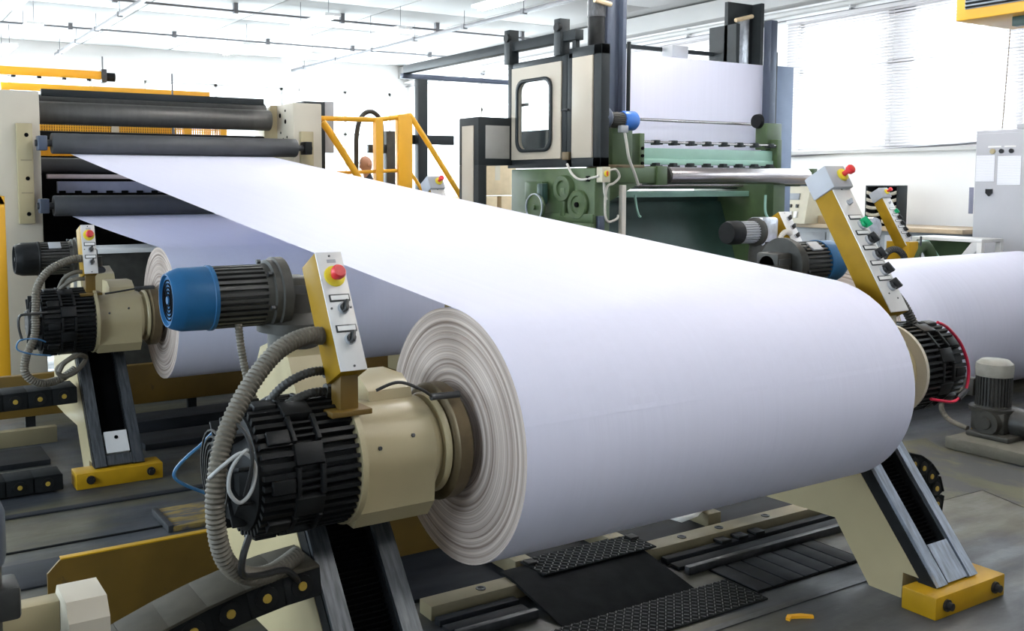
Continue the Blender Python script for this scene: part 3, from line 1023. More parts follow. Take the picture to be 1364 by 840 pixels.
# --- stand 1, near end (left foreground)
S1 = unwind_stand(3.233, False, 'cream stand in the foreground with black finned brake and blue-capped drive motor', rail='railblack',
                  box=((1.467, 3.15, 1.652), .104, .455, .135, math.radians(-28), 'short'), plate=False)
hh = MB().tube([(1.43, 3.20, 1.555), (1.34, 3.17, 1.565), (1.22, 3.13, 1.53), (1.10, 3.08, 1.43), (1.0, 3.03, 1.29), (.955, 3.0, 1.14), (.955, 3.0, 1.0), (.99, 3.02, .88), (1.07, 3.06, .80), (1.18, 3.12, .765), (1.31, 3.2, .775)], .033, 12, ribs=.016)
hh.build('corrugated_hose', 'hose', S1)
MB().cyl((1.425, 3.20, 1.553), (1.46, 3.21, 1.548), .040, 14).build('hose_gland', 'hose', S1)
for (dz, p) in ((0, 0), (-.075, .02)):
    MB().tube([(1.44, 3.2, 1.43 + dz), (1.36, 3.19, 1.432 + dz), (1.28, 3.2, 1.40 + dz), (1.235 - p, 3.24, 1.34 + dz), (1.225 - p, 3.3, 1.26 + dz)], .017, 10, ribs=.014).build('thin_hose', 'hosedark', S1)
    MB().cyl((1.425, 3.2, 1.432 + dz), (1.475, 3.2, 1.425 + dz), .028, 8).build('hose_gland', 'castgrey', S1)
MB().tube([(1.33, 3.84, 1.53), (1.335, 3.82, 1.42), (1.35, 3.78, 1.28), (1.38, 3.72, 1.16)], .017, 10, ribs=.013).build('motor_hose', 'hose', S1)
MB().tube([(.93, 2.99, 1.17), (.97, 2.97, 1.21), (1.03, 2.96, 1.245), (1.072, 2.96, 1.20), (1.06, 2.96, 1.12), (1.02, 2.96, 1.085), (.985, 2.96, 1.13), (.995, 2.96, 1.20), (1.04, 2.96, 1.25), (1.07, 2.97, 1.235)], .0065, 8).build('cable_coil', 'cablegrey', S1)
MB().tube([(1.04, 2.97, 1.10), (1.06, 2.95, 1.22), (1.05, 2.98, 1.30), (1.02, 3.05, 1.34)], .007, 8).build('brake_cable', 'cableblack', S1)
MB().tube([(1.06, 2.99, .96), (1.03, 2.97, .90), (1.04, 3.0, .83), (1.12, 3.06, .79), (1.24, 3.12, .76), (1.32, 3.16, .66)], .012, 8).build('brake_cable', 'cableblack', S1)
MB().tube([(1.58, 3.1, 1.36), (1.66, 3.08, 1.385), (1.75, 3.07, 1.35), (1.80, 3.07, 1.315)], .006, 8).build('sensor_cable', 'cableblack', S1)
MB().cyl((1.79, 3.07, 1.318), (1.91, 3.07, 1.315), .013, 10).build('sensor', 'steel', S1)
mb = MB()
for k in range(6):
    rr = .03 + .022 * k
    mb.lathe([(0, rr), (0, rr + .006), (.006, rr + .006), (.006, rr)], (1.022, 3.233, ZA), (1, 0, 0), 28, caps=False)
mb.build('brake_grille', 'hosedark', S1)
MB().tube([(1.25, 3.7, 1.20), (1.13, 3.7, 1.093), (1.07, 3.7, 1.05), (1.02, 3.7, 1.0), (1.03, 3.7, .96), (1.126, 3.7, .90), (1.25, 3.7, .84)], .007, 6).build('air_line', 'cableblue', S1)

# --- stand 1, far end (right foreground)
S1B = unwind_stand(3.233, True, 'cream stand at the far end of the foreground roll with tall yellow switch arm',
                   box=((4.423, 3.15, 1.775), .144, .724, .118, math.radians(-31), 'tall'), motor_y=.67, motor_z=1.625)
MB().tube([(4.52, 3.27, 1.585), (4.63, 3.26, 1.58), (4.74, 3.25, 1.54), (4.84, 3.24, 1.46), (4.90, 3.22, 1.37), (4.92, 3.2, 1.30)], .028, 10, ribs=.016).build('corrugated_hose', 'hosedark', S1B)
MB().tube([(4.72, 2.95, 1.392), (4.81, 2.95, 1.356), (4.935, 2.95, 1.259), (5.01, 2.95, 1.133), (5.0, 2.95, 1.022), (4.935, 2.95, .978), (4.87, 2.95, .962), (4.72, 2.97, .99)], .008, 8).build('air_line', 'cablered', S1B)
MB().cyl((4.93, 2.95, .972), (5.0, 2.95, 1.01), .015, 8).build('air_fitting', 'steel', S1B)

# --- stand 2, near end (left middle distance)
S2 = unwind_stand(7.5, False, 'cream stand at left below the roller machine with dark motor and white slide plate',
                  fan='black', body='motordark', rail='railblack', box=((1.459, 7.4, 1.626), .098, .365, .16, math.radians(-16), 'short'),
                  motor_y=.67, motor_z=1.515)
MB().tube([(1.42, 7.42, 1.56), (1.32, 7.4, 1.55), (1.18, 7.36, 1.49), (1.09, 7.32, 1.38), (1.07, 7.3, 1.22), (1.06, 7.3, 1.05), (1.0, 7.3, .90), (.99, 7.3, .78), (1.08, 7.32, .70), (1.22, 7.38, .70), (1.34, 7.42, .76)], .030, 10, ribs=.018).build('corrugated_hose', 'hose', S2)
for (dz, p) in ((0, 0), (-.05, .03)):
    MB().tube([(1.44, 7.42, 1.46 + dz), (1.36, 7.42, 1.46 + dz), (1.29, 7.44, 1.42 + dz), (1.26 - p, 7.5, 1.34 + dz)], .015, 8).build('thin_hose', 'hose', S2)
MB().tube([(1.32, 7.3, .88), (1.2, 7.28, .80), (1.23, 7.28, .74), (1.32, 7.3, .76), (1.40, 7.34, .84), (1.34, 7.28, .88), (1.24, 7.25, .84), (1.2, 7.24, .78)], .018, 8).build('hose_loop', 'hose', S2)
MB().tube([(1.15, 7.25, .90), (1.02, 7.2, .93), (.93, 7.2, .97), (.95, 7.2, 1.03), (1.05, 7.22, 1.03), (1.12, 7.24, 1.0)], .006, 6).build('air_line', 'cableblue', S2)
MB().tube([(1.14, 7.28, 1.20), (1.02, 7.25, 1.20), (.96, 7.25, 1.19), (.95, 7.25, 1.12), (.97, 7.25, 1.02)], .010, 6).build('brake_cable', 'cableblack', S2)
MB().tube([(1.55, 7.36, 1.30), (1.66, 7.34, 1.315), (1.78, 7.34, 1.33)], .007, 6).build('sensor_cable', 'cableblack', S2)
MB().cyl((1.76, 7.34, 1.33), (1.9, 7.34, 1.33), .014, 8).build('sensor', 'steel', S2)

# --- stand 2, far end: only the top of its switch arm shows above the web
S2B = unwind_stand(7.5, True, 'cream stand behind the upper web, only its grey box with red stop button shows',
                   box=((4.50, 7.42, 1.75), .144, .724, .118, math.radians(-31), 'tall'), motor_y=.67, motor_z=1.515)


# ================================================================== CABLE CHAINS
def cable_chain(label, path, y0, y1, pitch, hgt, cover):
    """links along path (x,z); each link a part with its yellow pins"""
    if path[-1][0] < path[0][0]:
        path = path[::-1]                    # run towards +X so that the covers lie outside
    P = resample([Vector((p[0], 0, p[1])) for p in path], pitch)
    c = sum((p for p in P), Vector()) / len(P)
    t = thing('cable_chain', label, 'cable chain', (c.x, (y0 + y1) / 2, min(p.z for p in P)), 'cable chains')
    for a, b in zip(P[:-1], P[1:]):
        m = (a + b) / 2
        ang = math.atan2(b.z - a.z, b.x - a.x)
        L = (b - a).length
        Mx = Matrix.Translation((m.x, (y0 + y1) / 2, m.z)) @ Matrix.Rotation(-ang, 4, 'Y')
        mb = MB().obox(Mx @ Matrix.Translation((0, -(y1 - y0) / 2 + .008, 0)), L * 1.12, .016, hgt, .008)
        mb.obox(Mx @ Matrix.Translation((0, (y1 - y0) / 2 - .008, 0)), L * 1.12, .016, hgt, .008)
        mb.obox(Mx @ Matrix.Translation((0, 0, -hgt * .38)), L * .8, y1 - y0 - .03, .01)
        lk = mb.build('chain_link', 'rubber', t)
        MB().obox(Mx @ Matrix.Translation((0, 0, hgt * .48)), L * 1.04, y1 - y0 + .01, .012, .003).build('link_cover', cover, lk)
        q = Mx @ Matrix.Translation((0, -(y1 - y0) / 2, 0))
        o, dd = q @ Vector((0, 0, 0)), Vector((0, -1, 0))
        MB().lathe([(0, hgt * .36), (.004, hgt * .36), (.004, 0)], o, dd, 14).build('link_boss', 'black', lk)
        MB().lathe([(.003, hgt * .15), (.009, hgt * .13), (.009, 0)], o, dd, 12).build('link_pin', 'pinyellow', lk)
    return t


def curve2(pts):
    return [(v.x, v.z) for v in spline([(p[0], 0, p[1]) for p in pts])]


cable_chain('grey-topped cable chain drooping from the foreground stand towards the lower left', curve2([(1.37, .69), (1.2, .675), (1.0, .635), (.8, .575), (.62, .50), (.44, .38), (.36, .24), (.42, .09)]), 3.14, 3.36, .125, .115, 'linkgrey')
cable_chain('black cable chain with yellow pins left of the middle stand', curve2([(1.33, .58), (1.0, .575), (.6, .57), (.2, .57)]), 7.36, 7.6, .15, .12, 'rubber')
cable_chain('black cable chain lying on the floor at the far left', curve2([(1.15, .07), (.9, .07), (.4, .07), (.1, .07)]), 6.98, 7.18, .15, .11, 'rubber')
cable_chain('looped black cable chain behind the right-hand slide', curve2([(4.86, .53), (4.98, .53), (5.14, .50), (5.26, .43), (5.34, .33), (5.35, .22), (5.29, .12), (5.18, .07)]), 3.30, 3.5, .095, .11, 'rubber')

# ================================================================== FLOOR GEAR ROUND THE FOREGROUND ROLL
t = thing('floor_track', 'low cream floor beam with cross beams under the foreground roll', 'floor track', (3.2, 4.1, 0))
bx(2.30, 5.6, 3.945, 4.06, 0, .072, .004).build('front_beam', 'beamcream', t)
bx(1.9, 5.6, 5.05, 5.16, 0, .10, .004).build('rear_beam', 'beamcream', t)
for xx in (2.93, 3.58, 4.36):
    bx(xx, xx + .11, 4.14, 5.05, 0, .10, .006).build('cross_beam', 'beamcream', t)
for (xx, yy) in ((2.62, 4.0), (4.0, 4.0), (4.3, 4.0), (4.7, 4.0)):
    MB().lathe([(0, .026), (.004, .026), (.004, .015), (-.004, .013), (-.004, 0)], (xx, yy, .073), (0, 0, 1), 14).build('counterbored_bolt', 'steel', t)
o = bx(2.0, 5.6, 4.16, 5.04, .001, .02, .002).build('floor_pan', 'floorplate', origin=(3.8, 4.6, 0))
tag(o, 'dark oily floor pan beneath the foreground roll', 'floor plate')
# dark rails in front of the beam
t = thing('guide_rail', 'pair of dark steel guide rails in front of the cream floor beam', 'rail', (4.4, 3.85, 0))
for (ra, rb) in ((2.30, 2.76), (3.76, 5.5)):
    bx(ra, rb, 3.865, 3.915, 0, .035, .004).build('rail_bar', 'floorplate', t)
    bx(ra, rb, 3.775, 3.845, 0, .022, .004).build('rail_bar', 'floorplate', t)
    bx(ra, rb, 3.70, 3.735, 0, .045, .004).build('rail_bar', 'steel', t)
for k in range(3):
    xx = 4.18 + .14 * k
    bx(xx, xx + .08, 3.86, 3.93, .035, .055, .004).build('rail_clamp', 'black', t)
# slatted rubber grating
t = thing('slatted_mat', 'dark slatted rubber mat on the floor in front of the guide rails', 'mat', (4.2, 3.5, 0))
bx(3.90, 4.76, 3.345, 3.69, .001, .008).build('mat_backing', 'void', t)
for k in range(7):
    xx = 3.90 + k * .122
    bx(xx, xx + .110, 3.355, 3.68, .008, .014, .002).build('mat_slat', 'floorplate', t)
# tread plates
t = thing('tread_step', 'black sloping step plate with chequered top in front of the cream beam', 'step plate', (3.3, 3.75, 0))
MB().prism([(3.56, .004), (3.575, .0), (4.0, .075), (4.10, .082), (4.10, .088), (3.99, .092)], 'x', 2.80, 3.66).build('sloping_plate', 'rubber', t)
mb = MB().box(2.96, 3.74, 3.93, 4.16, .086, .094, .002)
mb.build('tread_top', 'rubber', t)
mb = MB()
for i in range(26):
    for j in range(8):
        mb.obox(Matrix.Translation((2.975 + i * .0295, 3.945 + j * .0275, .0955)) @ Matrix.Rotation(.8 if (i + j) % 2 else -.8, 4, 'Z'), .026, .006, .005)
tag(mb.build('tread_ribs', 'steel', t), kind='stuff')
for xx in (2.99, 3.70):
    bx(xx - .03, xx + .03, 4.06, 4.12, .094, .112, .006).build('plate_bolt', 'black', t)
t = thing('chequer_plate', 'flat chequered steel plate on the floor beside the sloping step', 'floor plate', (3.3, 3.45, 0))
bx(2.6, 3.88, 3.27, 3.55, .001, .010, .002).build('base_plate', 'rubber', t)
mb = MB()
for i in range(46):
    for j in range(10):
        mb.obox(Matrix.Translation((2.615 + i * .0275, 3.285 + j * .0285, .0115)) @ Matrix.Rotation(.8 if (i + j) % 2 else -.8, 4, 'Z'), .024, .005, .004)
tag(mb.build('tread_ribs', 'steel', t), kind='stuff')
tag(bx(3.2, 5.0, 3.155, 3.195, .0, .006).build('floor_strip', 'steel', origin=(4.1, 3.17, 0)), 'thin worn metal strip let into the floor in front of the slatted mat', 'floor strip')
mb = MB().prism([(3.765, 3.065), (3.80, 3.085), (3.865, 3.06), (3.905, 3.02), (3.895, 3.005), (3.85, 3.035), (3.80, 3.06), (3.77, 3.045)], 'z', .001, .014)
tag(mb.build('plastic_scrap', 'yellow_clean', origin=(3.83, 3.04, 0)), 'small bent yellow plastic scrap on the floor', 'scrap')
mb = MB().sheet([(4.10, 4.20, .10), (4.25, 4.22, .105), (4.38, 4.28, .13), (4.47, 4.33, .15)], [(4.12, 4.12, .10), (4.27, 4.14, .105), (4.41, 4.19, .13), (4.50, 4.24, .15)])
o = mb.build('paper_scrap', 'scrap', origin=(4.3, 4.2, .1))
o.modifiers.new('thickness', 'SOLIDIFY').thickness = .002
tag(o, 'bent strip of white paper lying on the cream beam', 'scrap')
# yellow guard plate behind the foreground stand
t = thing('guard_plate', 'stained ochre guard plate standing on the floor left of the foreground stand', 'guard plate', (1.7, 4.72, 0))
MB().prism([(.70, .0), (.70, .31), (.755, .365), (3.2, .365), (3.2, .0)], 'y', 4.70, 4.715).build('plate', 'yellow_dull', t)
bx(.76, 3.2, 4.70, 4.74, .365, .372, .002).build('top_edge', 'yellow', t)
MB().prism([(4.715, 0), (4.90, 0), (4.715, .2)], 'x', 1.0, 1.02).build('brace', 'yellow_dull', t)
t = thing('guard_plate', 'long brown-ochre guard beam on the floor behind the second roll', 'guard plate', (3.2, 8.95, 0))
bx(-.6, 5.0, 8.93, 9.0, .11, .47, .006).build('plate', 'yellow_dull', t)
for xx in (-.3, 1.2, 2.6, 4.1):
    bx(xx, xx + .08, 8.94, 8.99, 0, .12).build('foot', 'black', t)
# flat steel runs in the floor at left
for (y0, y1, x0, x1, z, m, lab) in ((8.38, 8.46, -1.0, 1.36, .13, 'beamcream', 'low cream rail on the floor left of the middle stand'),
                                    (8.30, 8.62, 1.85, 4.6, .10, 'floorplate', 'dark floor rail under the second roll'),
                                    (7.72, 8.10, 1.9, 4.6, .05, 'floorplate', 'low dark plate on the floor under the second roll'),
                                    (7.72, 8.16, -1.2, 1.2, .04, 'floorplate', 'low dark plate on the floor behind the left cable chain'),
                                    (5.925, 5.955, -.4, 1.62, .004, 'void', 'narrow black groove strip in the floor, left foreground'),
                                    (6.55, 6.62, -1.2, 4.4, .012, 'floorplate', 'flat steel strip in the floor in front of the yellow bumper'),
                                    (5.35, 5.72, -1.2, 4.0, .012, 'floorplate', 'wide dark steel strip behind the ochre guard plate')):
    tag(bx(x0, x1, y0, y1, 0, z, .003).build('floor_rail', m, origin=((x0 + x1) / 2, y0, 0)), lab, 'rail')
t = thing('stained_plate', 'rusty yellow-flaked plate on the floor behind the corrugated hose', 'floor plate', (2.2, 6.0, 0))
bx(1.575, 3.2, 5.80, 6.18, .002, .035, .004).build('plate', 'yellow_worn', t)
bx(1.55, 1.585, 5.80, 6.18, .002, .045, .004).build('edge_bar', 'steel', t)

# cream bracket and valve in the bottom left corner
t = thing('cream_bracket', 'cream angular post end in the bottom left corner', 'bracket', (.53, 3.0, 0))
MB().prism([(2.90, .0), (2.90, .835), (2.94, .885), (3.09, .885), (3.13, .835), (3.13, .0)], 'x', .485, .60).build('post_end', 'cream_pale', t)
bx(-.2, .485, 3.04, 3.11, .76, .855, .004).build('side_beam', 'cream', t)
bx(-.2, -.1, 3.03, 3.12, 0, .78).build('leg', 'cream', t)
t = thing('corner_motor', 'dark upright geared motor cut off by the left edge, pale metal cap', 'motor', (.24, 2.85, 0))
MB().lathe([(0, .06), (0, .082), (.03, .088), (.14, .088), (.19, .07), (.2, 0)], (.240, 2.9, 1.06), (0, 0, 1), 32).build('motor_cap', 'bluegrey', t)
MB().lathe([(0, .07), (.30, .075)], (.240, 2.9, .76), (0, 0, 1), 28).build('motor_body', 'castgrey', t)
bx(.28, .355, 2.84, 2.96, .905, 1.0, .012).build('terminal_box', 'motordark', t)
MB().lathe([(0, .10), (0, .12), (.10, .12), (.14, .085)], (.230, 2.9, .70), (0, 0, 1), 28).build('motor_flange', 'castgrey', t)
bx(.12, .335, 2.76, 2.97, .0, .70, .02).build('gearbox', 'motordark', t)

# ================================================================== ROLLER MACHINE (left background)
RM = thing('roller_machine', 'cream-framed machine with dark rollers feeding the two paper webs', 'machine', (3.1, 11.6, 0))
bx(.95, 1.73, 11.1, 13.6, 0, 3.06, .012).build('side_frame', 'cream_pale', RM)
bx(4.57, 4.94, 11.1, 12.4, 0, 3.06, .012).build('side_frame', 'cream_pale', RM)
MB().prism([(4.40, 0), (4.57, 0), (4.57, 3.06), (4.50, 3.06), (4.40, 2.9)], 'y', 11.62, 11.68).build('inner_plate', 'cream', RM)
pl = bx(1.49, 1.645, 11.03, 11.1, 1.68, 2.72, .006).build('bearing_plate', 'cream', RM)
for zz in (2.60, 2.15, 1.78):
    MB().lathe([(0, .022), (.004, .02), (.004, 0)], (1.585, 11.03, zz), (0, -1, 0), 14).build('plate_hole', 'void', pl)
for zz in (2.34, 2.0):
    bx(1.52, 1.63, 11.022, 11.03, zz - .005, zz + .005).build('plate_joint', 'beamcream', pl)
pr = bx(4.64, 4.80, 11.03, 11.1, 1.68, 2.72, .006).build('bearing_plate', 'cream', RM)
for (yy, zz, r) in ((11.35, 2.85, .03), (11.3, 2.66, .016), (11.42, 2.64, .016), (11.5, 2.72, .016), (11.35, 2.98, .016), (11.52, 2.93, .03)):
    MB().lathe([(0, r), (.004, r * .9), (.004, 0)], (4.569, yy, zz), (-1, 0, 0), 12).build('frame_hole', 'void', RM)


def roller(x0, x1, y, z, r, mat, jr=.035, bear=True):
    ro = MB().lathe([(0, r * .6), (0, r * .96), (.01, r), (x1 - x0 - .01, r), (x1 - x0, r * .96), (x1 - x0, r * .6)], (x0, y, z), (1, 0, 0), 40).build('roller', mat, RM)
    if bear:
        MB().cyl((x0 - .16, y, z), (x1 + .2, y, z), jr, 16).build('journal', 'steel', ro)
        for xx in (x0 - .14, x1 + .09):
            bx(xx, xx + .09, y - .08, y + .08, z - .075, z + .075, .01).build('bearing_block', 'bluegrey' if xx < 3 else 'black', ro)
    return ro


roller(1.80, 4.50, 10.87, 2.512, .107, 'rollrubber')
roller(1.80, 4.50, 10.87, 1.866, .108, 'rollrubber')
roller(1.78, 4.42, 11.50, 2.865, .125, 'rollsteel', bear=False)
roller(1.78, 4.40, 11.62, 2.975, .10, 'rollsteel', bear=False)
roller(1.78, 4.40, 11.70, 2.30, .085, 'rollrubber', bear=False)
roller(1.78, 4.40, 11.66, 2.63, .05, 'black', bear=False)
bx(1.80, 4.32, 11.40, 11.46, 3.04, 3.115, .004).build('top_bar', 'anthracite', RM)
bx(1.86, 4.4, 11.55, 11.62, 2.15, 2.20, .004).build('guide_bar', 'pink', RM)
nb = bx(1.92, 4.4, 11.30, 11.36, 1.995, 2.12, .004).build('slitter_bar', 'lavender', RM)
for k in range(14):
    bx(1.93 + k * .165, 2.0 + k * .165, 11.285, 11.30, 1.985, 2.02, .004).build('slitter_block', 'void', nb)
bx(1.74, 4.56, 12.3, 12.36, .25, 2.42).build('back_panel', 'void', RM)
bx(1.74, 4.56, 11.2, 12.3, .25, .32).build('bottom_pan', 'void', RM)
bx(1.73, 4.57, 13.4, 13.46, 2.45, 2.62).build('rear_rail', 'yellow_clean', RM)
mb = MB()
for k in range(90):
    mb.box(1.75 + k * .03, 1.768 + k * .03, 13.35, 13.36, 2.35, 2.95)
for k in range(18):
    mb.box(1.75, 4.45, 13.352, 13.358, 2.36 + k * .033, 2.37 + k * .033)
tag(mb.build('guard_mesh', 'yellow_clean', RM), kind='stuff')
bx(1.75, 3.85, 13.50, 13.52, 2.35, 2.95).build('mesh_backing', 'yellow_dull', RM)
for xx in (1.78, 2.95, 3.9, 4.4):
    bx(xx, xx + .09, 13.30, 13.36, 0, 3.0).build('guard_post', 'cream_pale' if xx < 3 else 'yellow_clean', RM)
# yellow gantry above
t = thing('yellow_gantry', 'yellow overhead beam frame behind the top roller', 'gantry', (3.0, 13.8, 0))
bx(1.70, 4.42, 13.8, 13.9, 3.30, 3.39, .005).build('lower_beam', 'yellow_clean', t)
bx(4.32, 4.42, 13.8, 13.9, 0, 3.30, .005).build('post', 'yellow_clean', t)
bx(1.70, 1.80, 13.8, 13.9, 0, 3.30, .005).build('post', 'yellow_clean', t)
ub = bx(-1.0, 3.05, 14.3, 14.42, 3.54, 3.65, .005).build('upper_beam', 'yellow_clean', t)
for k in range(5):
    MB().lathe([(0, .03), (.03, .03), (.03, 0)], (1.6 + k * .32, 14.3, 3.535), (0, 0, -1), 10).build('roller_wheel', 'black', ub)
bx(3.05, 3.12, 14.28, 14.44, 3.50, 3.68, .01).build('end_stop', 'steel', t)
MB().lathe([(0, .06), (.12, .06), (.12, 0)], (3.12, 14.36, 3.58), (1, 0, 0), 16).build('end_motor', 'black', t)
MB().cyl((3.08, 14.36, 3.66), (3.08, 14.36, 3.86), .01, 6).build('aerial', 'conduit', t)
bx(-1.0, -.9, 14.3, 14.42, 0, 3.54).build('post', 'yellow_clean', t)
tag(MB().cyl((3.72, 13.2, 2.9), (3.72, 13.2, 3.55), .012, 8).cyl((3.72, 13.2, 0), (3.72, 13.2, 2.9), .02, 8).build('thin_pole', 'conduit', origin=(3.72, 13.2, 0)), 'thin dark upright pole rising above the yellow gantry', 'pole')
t = thing('hook_handle', 'small yellow hook on the right frame of the roller machine', 'handle', (4.6, 12.45, 2.9))
MB().tube([(4.42, 12.5, 3.10), (4.55, 12.5, 3.13), (4.66, 12.5, 3.16), (4.66, 12.5, 3.0), (4.64, 12.5, 2.85)], .022, 8).build('hook_bar', 'yellow_clean', t)
MB().cyl((4.64, 12.5, 0), (4.64, 12.5, 2.86), .03, 8).build('hook_post', 'yellow_clean', t)
t = thing('yellow_post', 'orange-yellow guard post at the left edge of the picture', 'post', (1.15, 10.2, 0))
bx(1.10, 1.255, 10.2, 10.3, 0, 1.98, .006).build('upright', 'yellow_clean', t)
MB().prism([(1.10, 1.90), (1.255, 1.90), (1.10, 2.25)], 'y', 10.2, 10.3).build('gusset', 'yellow_clean', t)
t = thing('grey_cabinet', 'low grey cabinet with a white top below the lower web', 'cabinet', (2.4, 9.9, 0))
bx(1.78, 2.95, 9.72, 10.3, 0, 1.43, .006).build('cabinet_body', 'castgrey', t)
bx(1.72, 2.95, 9.69, 10.33, 1.43, 1.475, .004).build('cabinet_top', 'whitelabel', t)
bx(2.95, 3.15, 9.74, 10.3, 0, 1.50, .006).build('side_post', 'green', t)

# yellow platform with railing, seen above the web
t = thing('platform_railing', 'yellow stair railing and platform between roller machine and cabin', 'railing', (6.0, 11.9, 0))
bx(5.0, 6.5, 11.42, 13.2, .54, .64, .004).build('platform', 'steel', t)
for (xx, yy) in ((5.05, 11.5), (5.05, 13.1), (6.4, 13.1), (6.35, 11.5)):
    bx(xx - .04, xx + .04, yy - .04, yy + .04, 0, .54).build('leg', 'yellow_clean', t)
MB().cyl((5.02, 11.5, 2.915), (5.92, 11.5, 2.925), .032, 12).build('top_rail', 'yellow_clean', t)
MB().cyl((5.92, 11.5, 2.925), (6.40, 11.5, 3.0), .032, 12).build('top_rail', 'yellow_clean', t)
bx(5.86, 5.965, 11.45, 11.55, .64, 2.93, .006).build('post', 'yellow_clean', t)
bx(6.19, 6.40, 11.45, 11.55, .64, 3.0, .006).build('wide_post', 'yellow_clean', t)
bx(5.0, 5.08, 11.45, 11.55, .64, 2.93, .006).build('post', 'yellow_clean', t)
MB().cyl((5.05, 11.5, 2.22), (6.25, 11.5, 2.27), .024, 10).build('middle_rail', 'yellow_clean', t)
MB().tube([(6.38, 11.5, 2.97), (6.45, 11.47, 2.90), (7.17, 11.4, 1.86), (7.4, 11.4, 1.5)], .036, 12).build('stair_handrail', 'yellow_clean', t)
MB().tube([(6.36, 11.5, 2.25), (6.45, 11.47, 2.15), (7.0, 11.4, 1.35)], .024, 10).build('lower_handrail', 'yellow_clean', t)
bx(7.35, 7.43, 11.36, 11.44, 0, 1.55, .006).build('stair_post', 'yellow_clean', t)
MB().tube([(5.06, 11.35, 2.86), (5.2, 11.35, 2.68), (5.56, 11.35, 2.16), (5.7, 11.35, 1.9)], .045, 12).build('diagonal_brace', 'yellow_clean', t)
for k in range(4):
    bx(6.5 + k * .23, 6.75 + k * .23, 11.5, 12.5, .45 - k * .14, .48 - k * .14).build('stair_tread', 'steel', t)
t = thing('dark_column', 'dark grey machine column beside the cream frame, behind the railing', 'column', (5.25, 12.6, 0))
bx(5.32, 5.62, 12.6, 12.9, 0, 2.28, .01).build('lower_housing', 'anthracite', t)
bx(5.34, 5.66, 12.6, 12.9, 2.28, 3.22, .01).build('upper_housing', 'anthracite', t)
bx(5.66, 5.80, 12.62, 12.66, 2.52, 3.23, .004).build('side_flap', 'boxgrey', t)
t = thing('grey_post', 'grey upright post with a small clamp behind the yellow railing', 'post', (6.5, 12.3, 0))
bx(6.45, 6.72, 12.28, 12.4, 0, 2.83, .006).build('upright', 'castgrey', t)
bx(6.18, 6.46, 12.3, 12.38, 2.52, 2.64, .01).build('clamp', 'motordark', t)
o = MB().tube([(5.78, 11.9, .66), (5.79, 11.9, 2.3), (5.80, 11.9, 2.75), (5.87, 11.9, 2.98), (6.0, 11.9, 3.06), (6.12, 11.9, 3.0), (6.17, 11.9, 2.88), (6.18, 11.9, 2.6)], .032, 10).build('bent_hose', 'hosedark', origin=(5.9, 11.9, .9))
tag(o, 'dark arched hose standing behind the yellow railing', 'hose')


# ------------------------------------------------------------------ the worker
def skin_mesh(name, joints, edges, mat, parent, sub=2):
    me = bpy.data.meshes.new(name)
    off = wloc(parent)
    me.from_pydata([Vector(j[:3]) - off for j in joints], edges, [])
    o = bpy.data.objects.new(name, me)
    COL.objects.link(o)
    o.parent = parent
    me.materials.append(M[mat])
    md = o.modifiers.new('skin', 'SKIN')
    md.use_smooth_shade = True
    for v, j in zip(me.skin_vertices[0].data, joints):
        v.radius = (j[3], j[4] if len(j) > 4 else j[3])
    me.skin_vertices[0].data[0].use_root = True
    s2 = o.modifiers.new('smooth', 'SUBSURF')
    s2.levels = s2.render_levels = sub
    return o


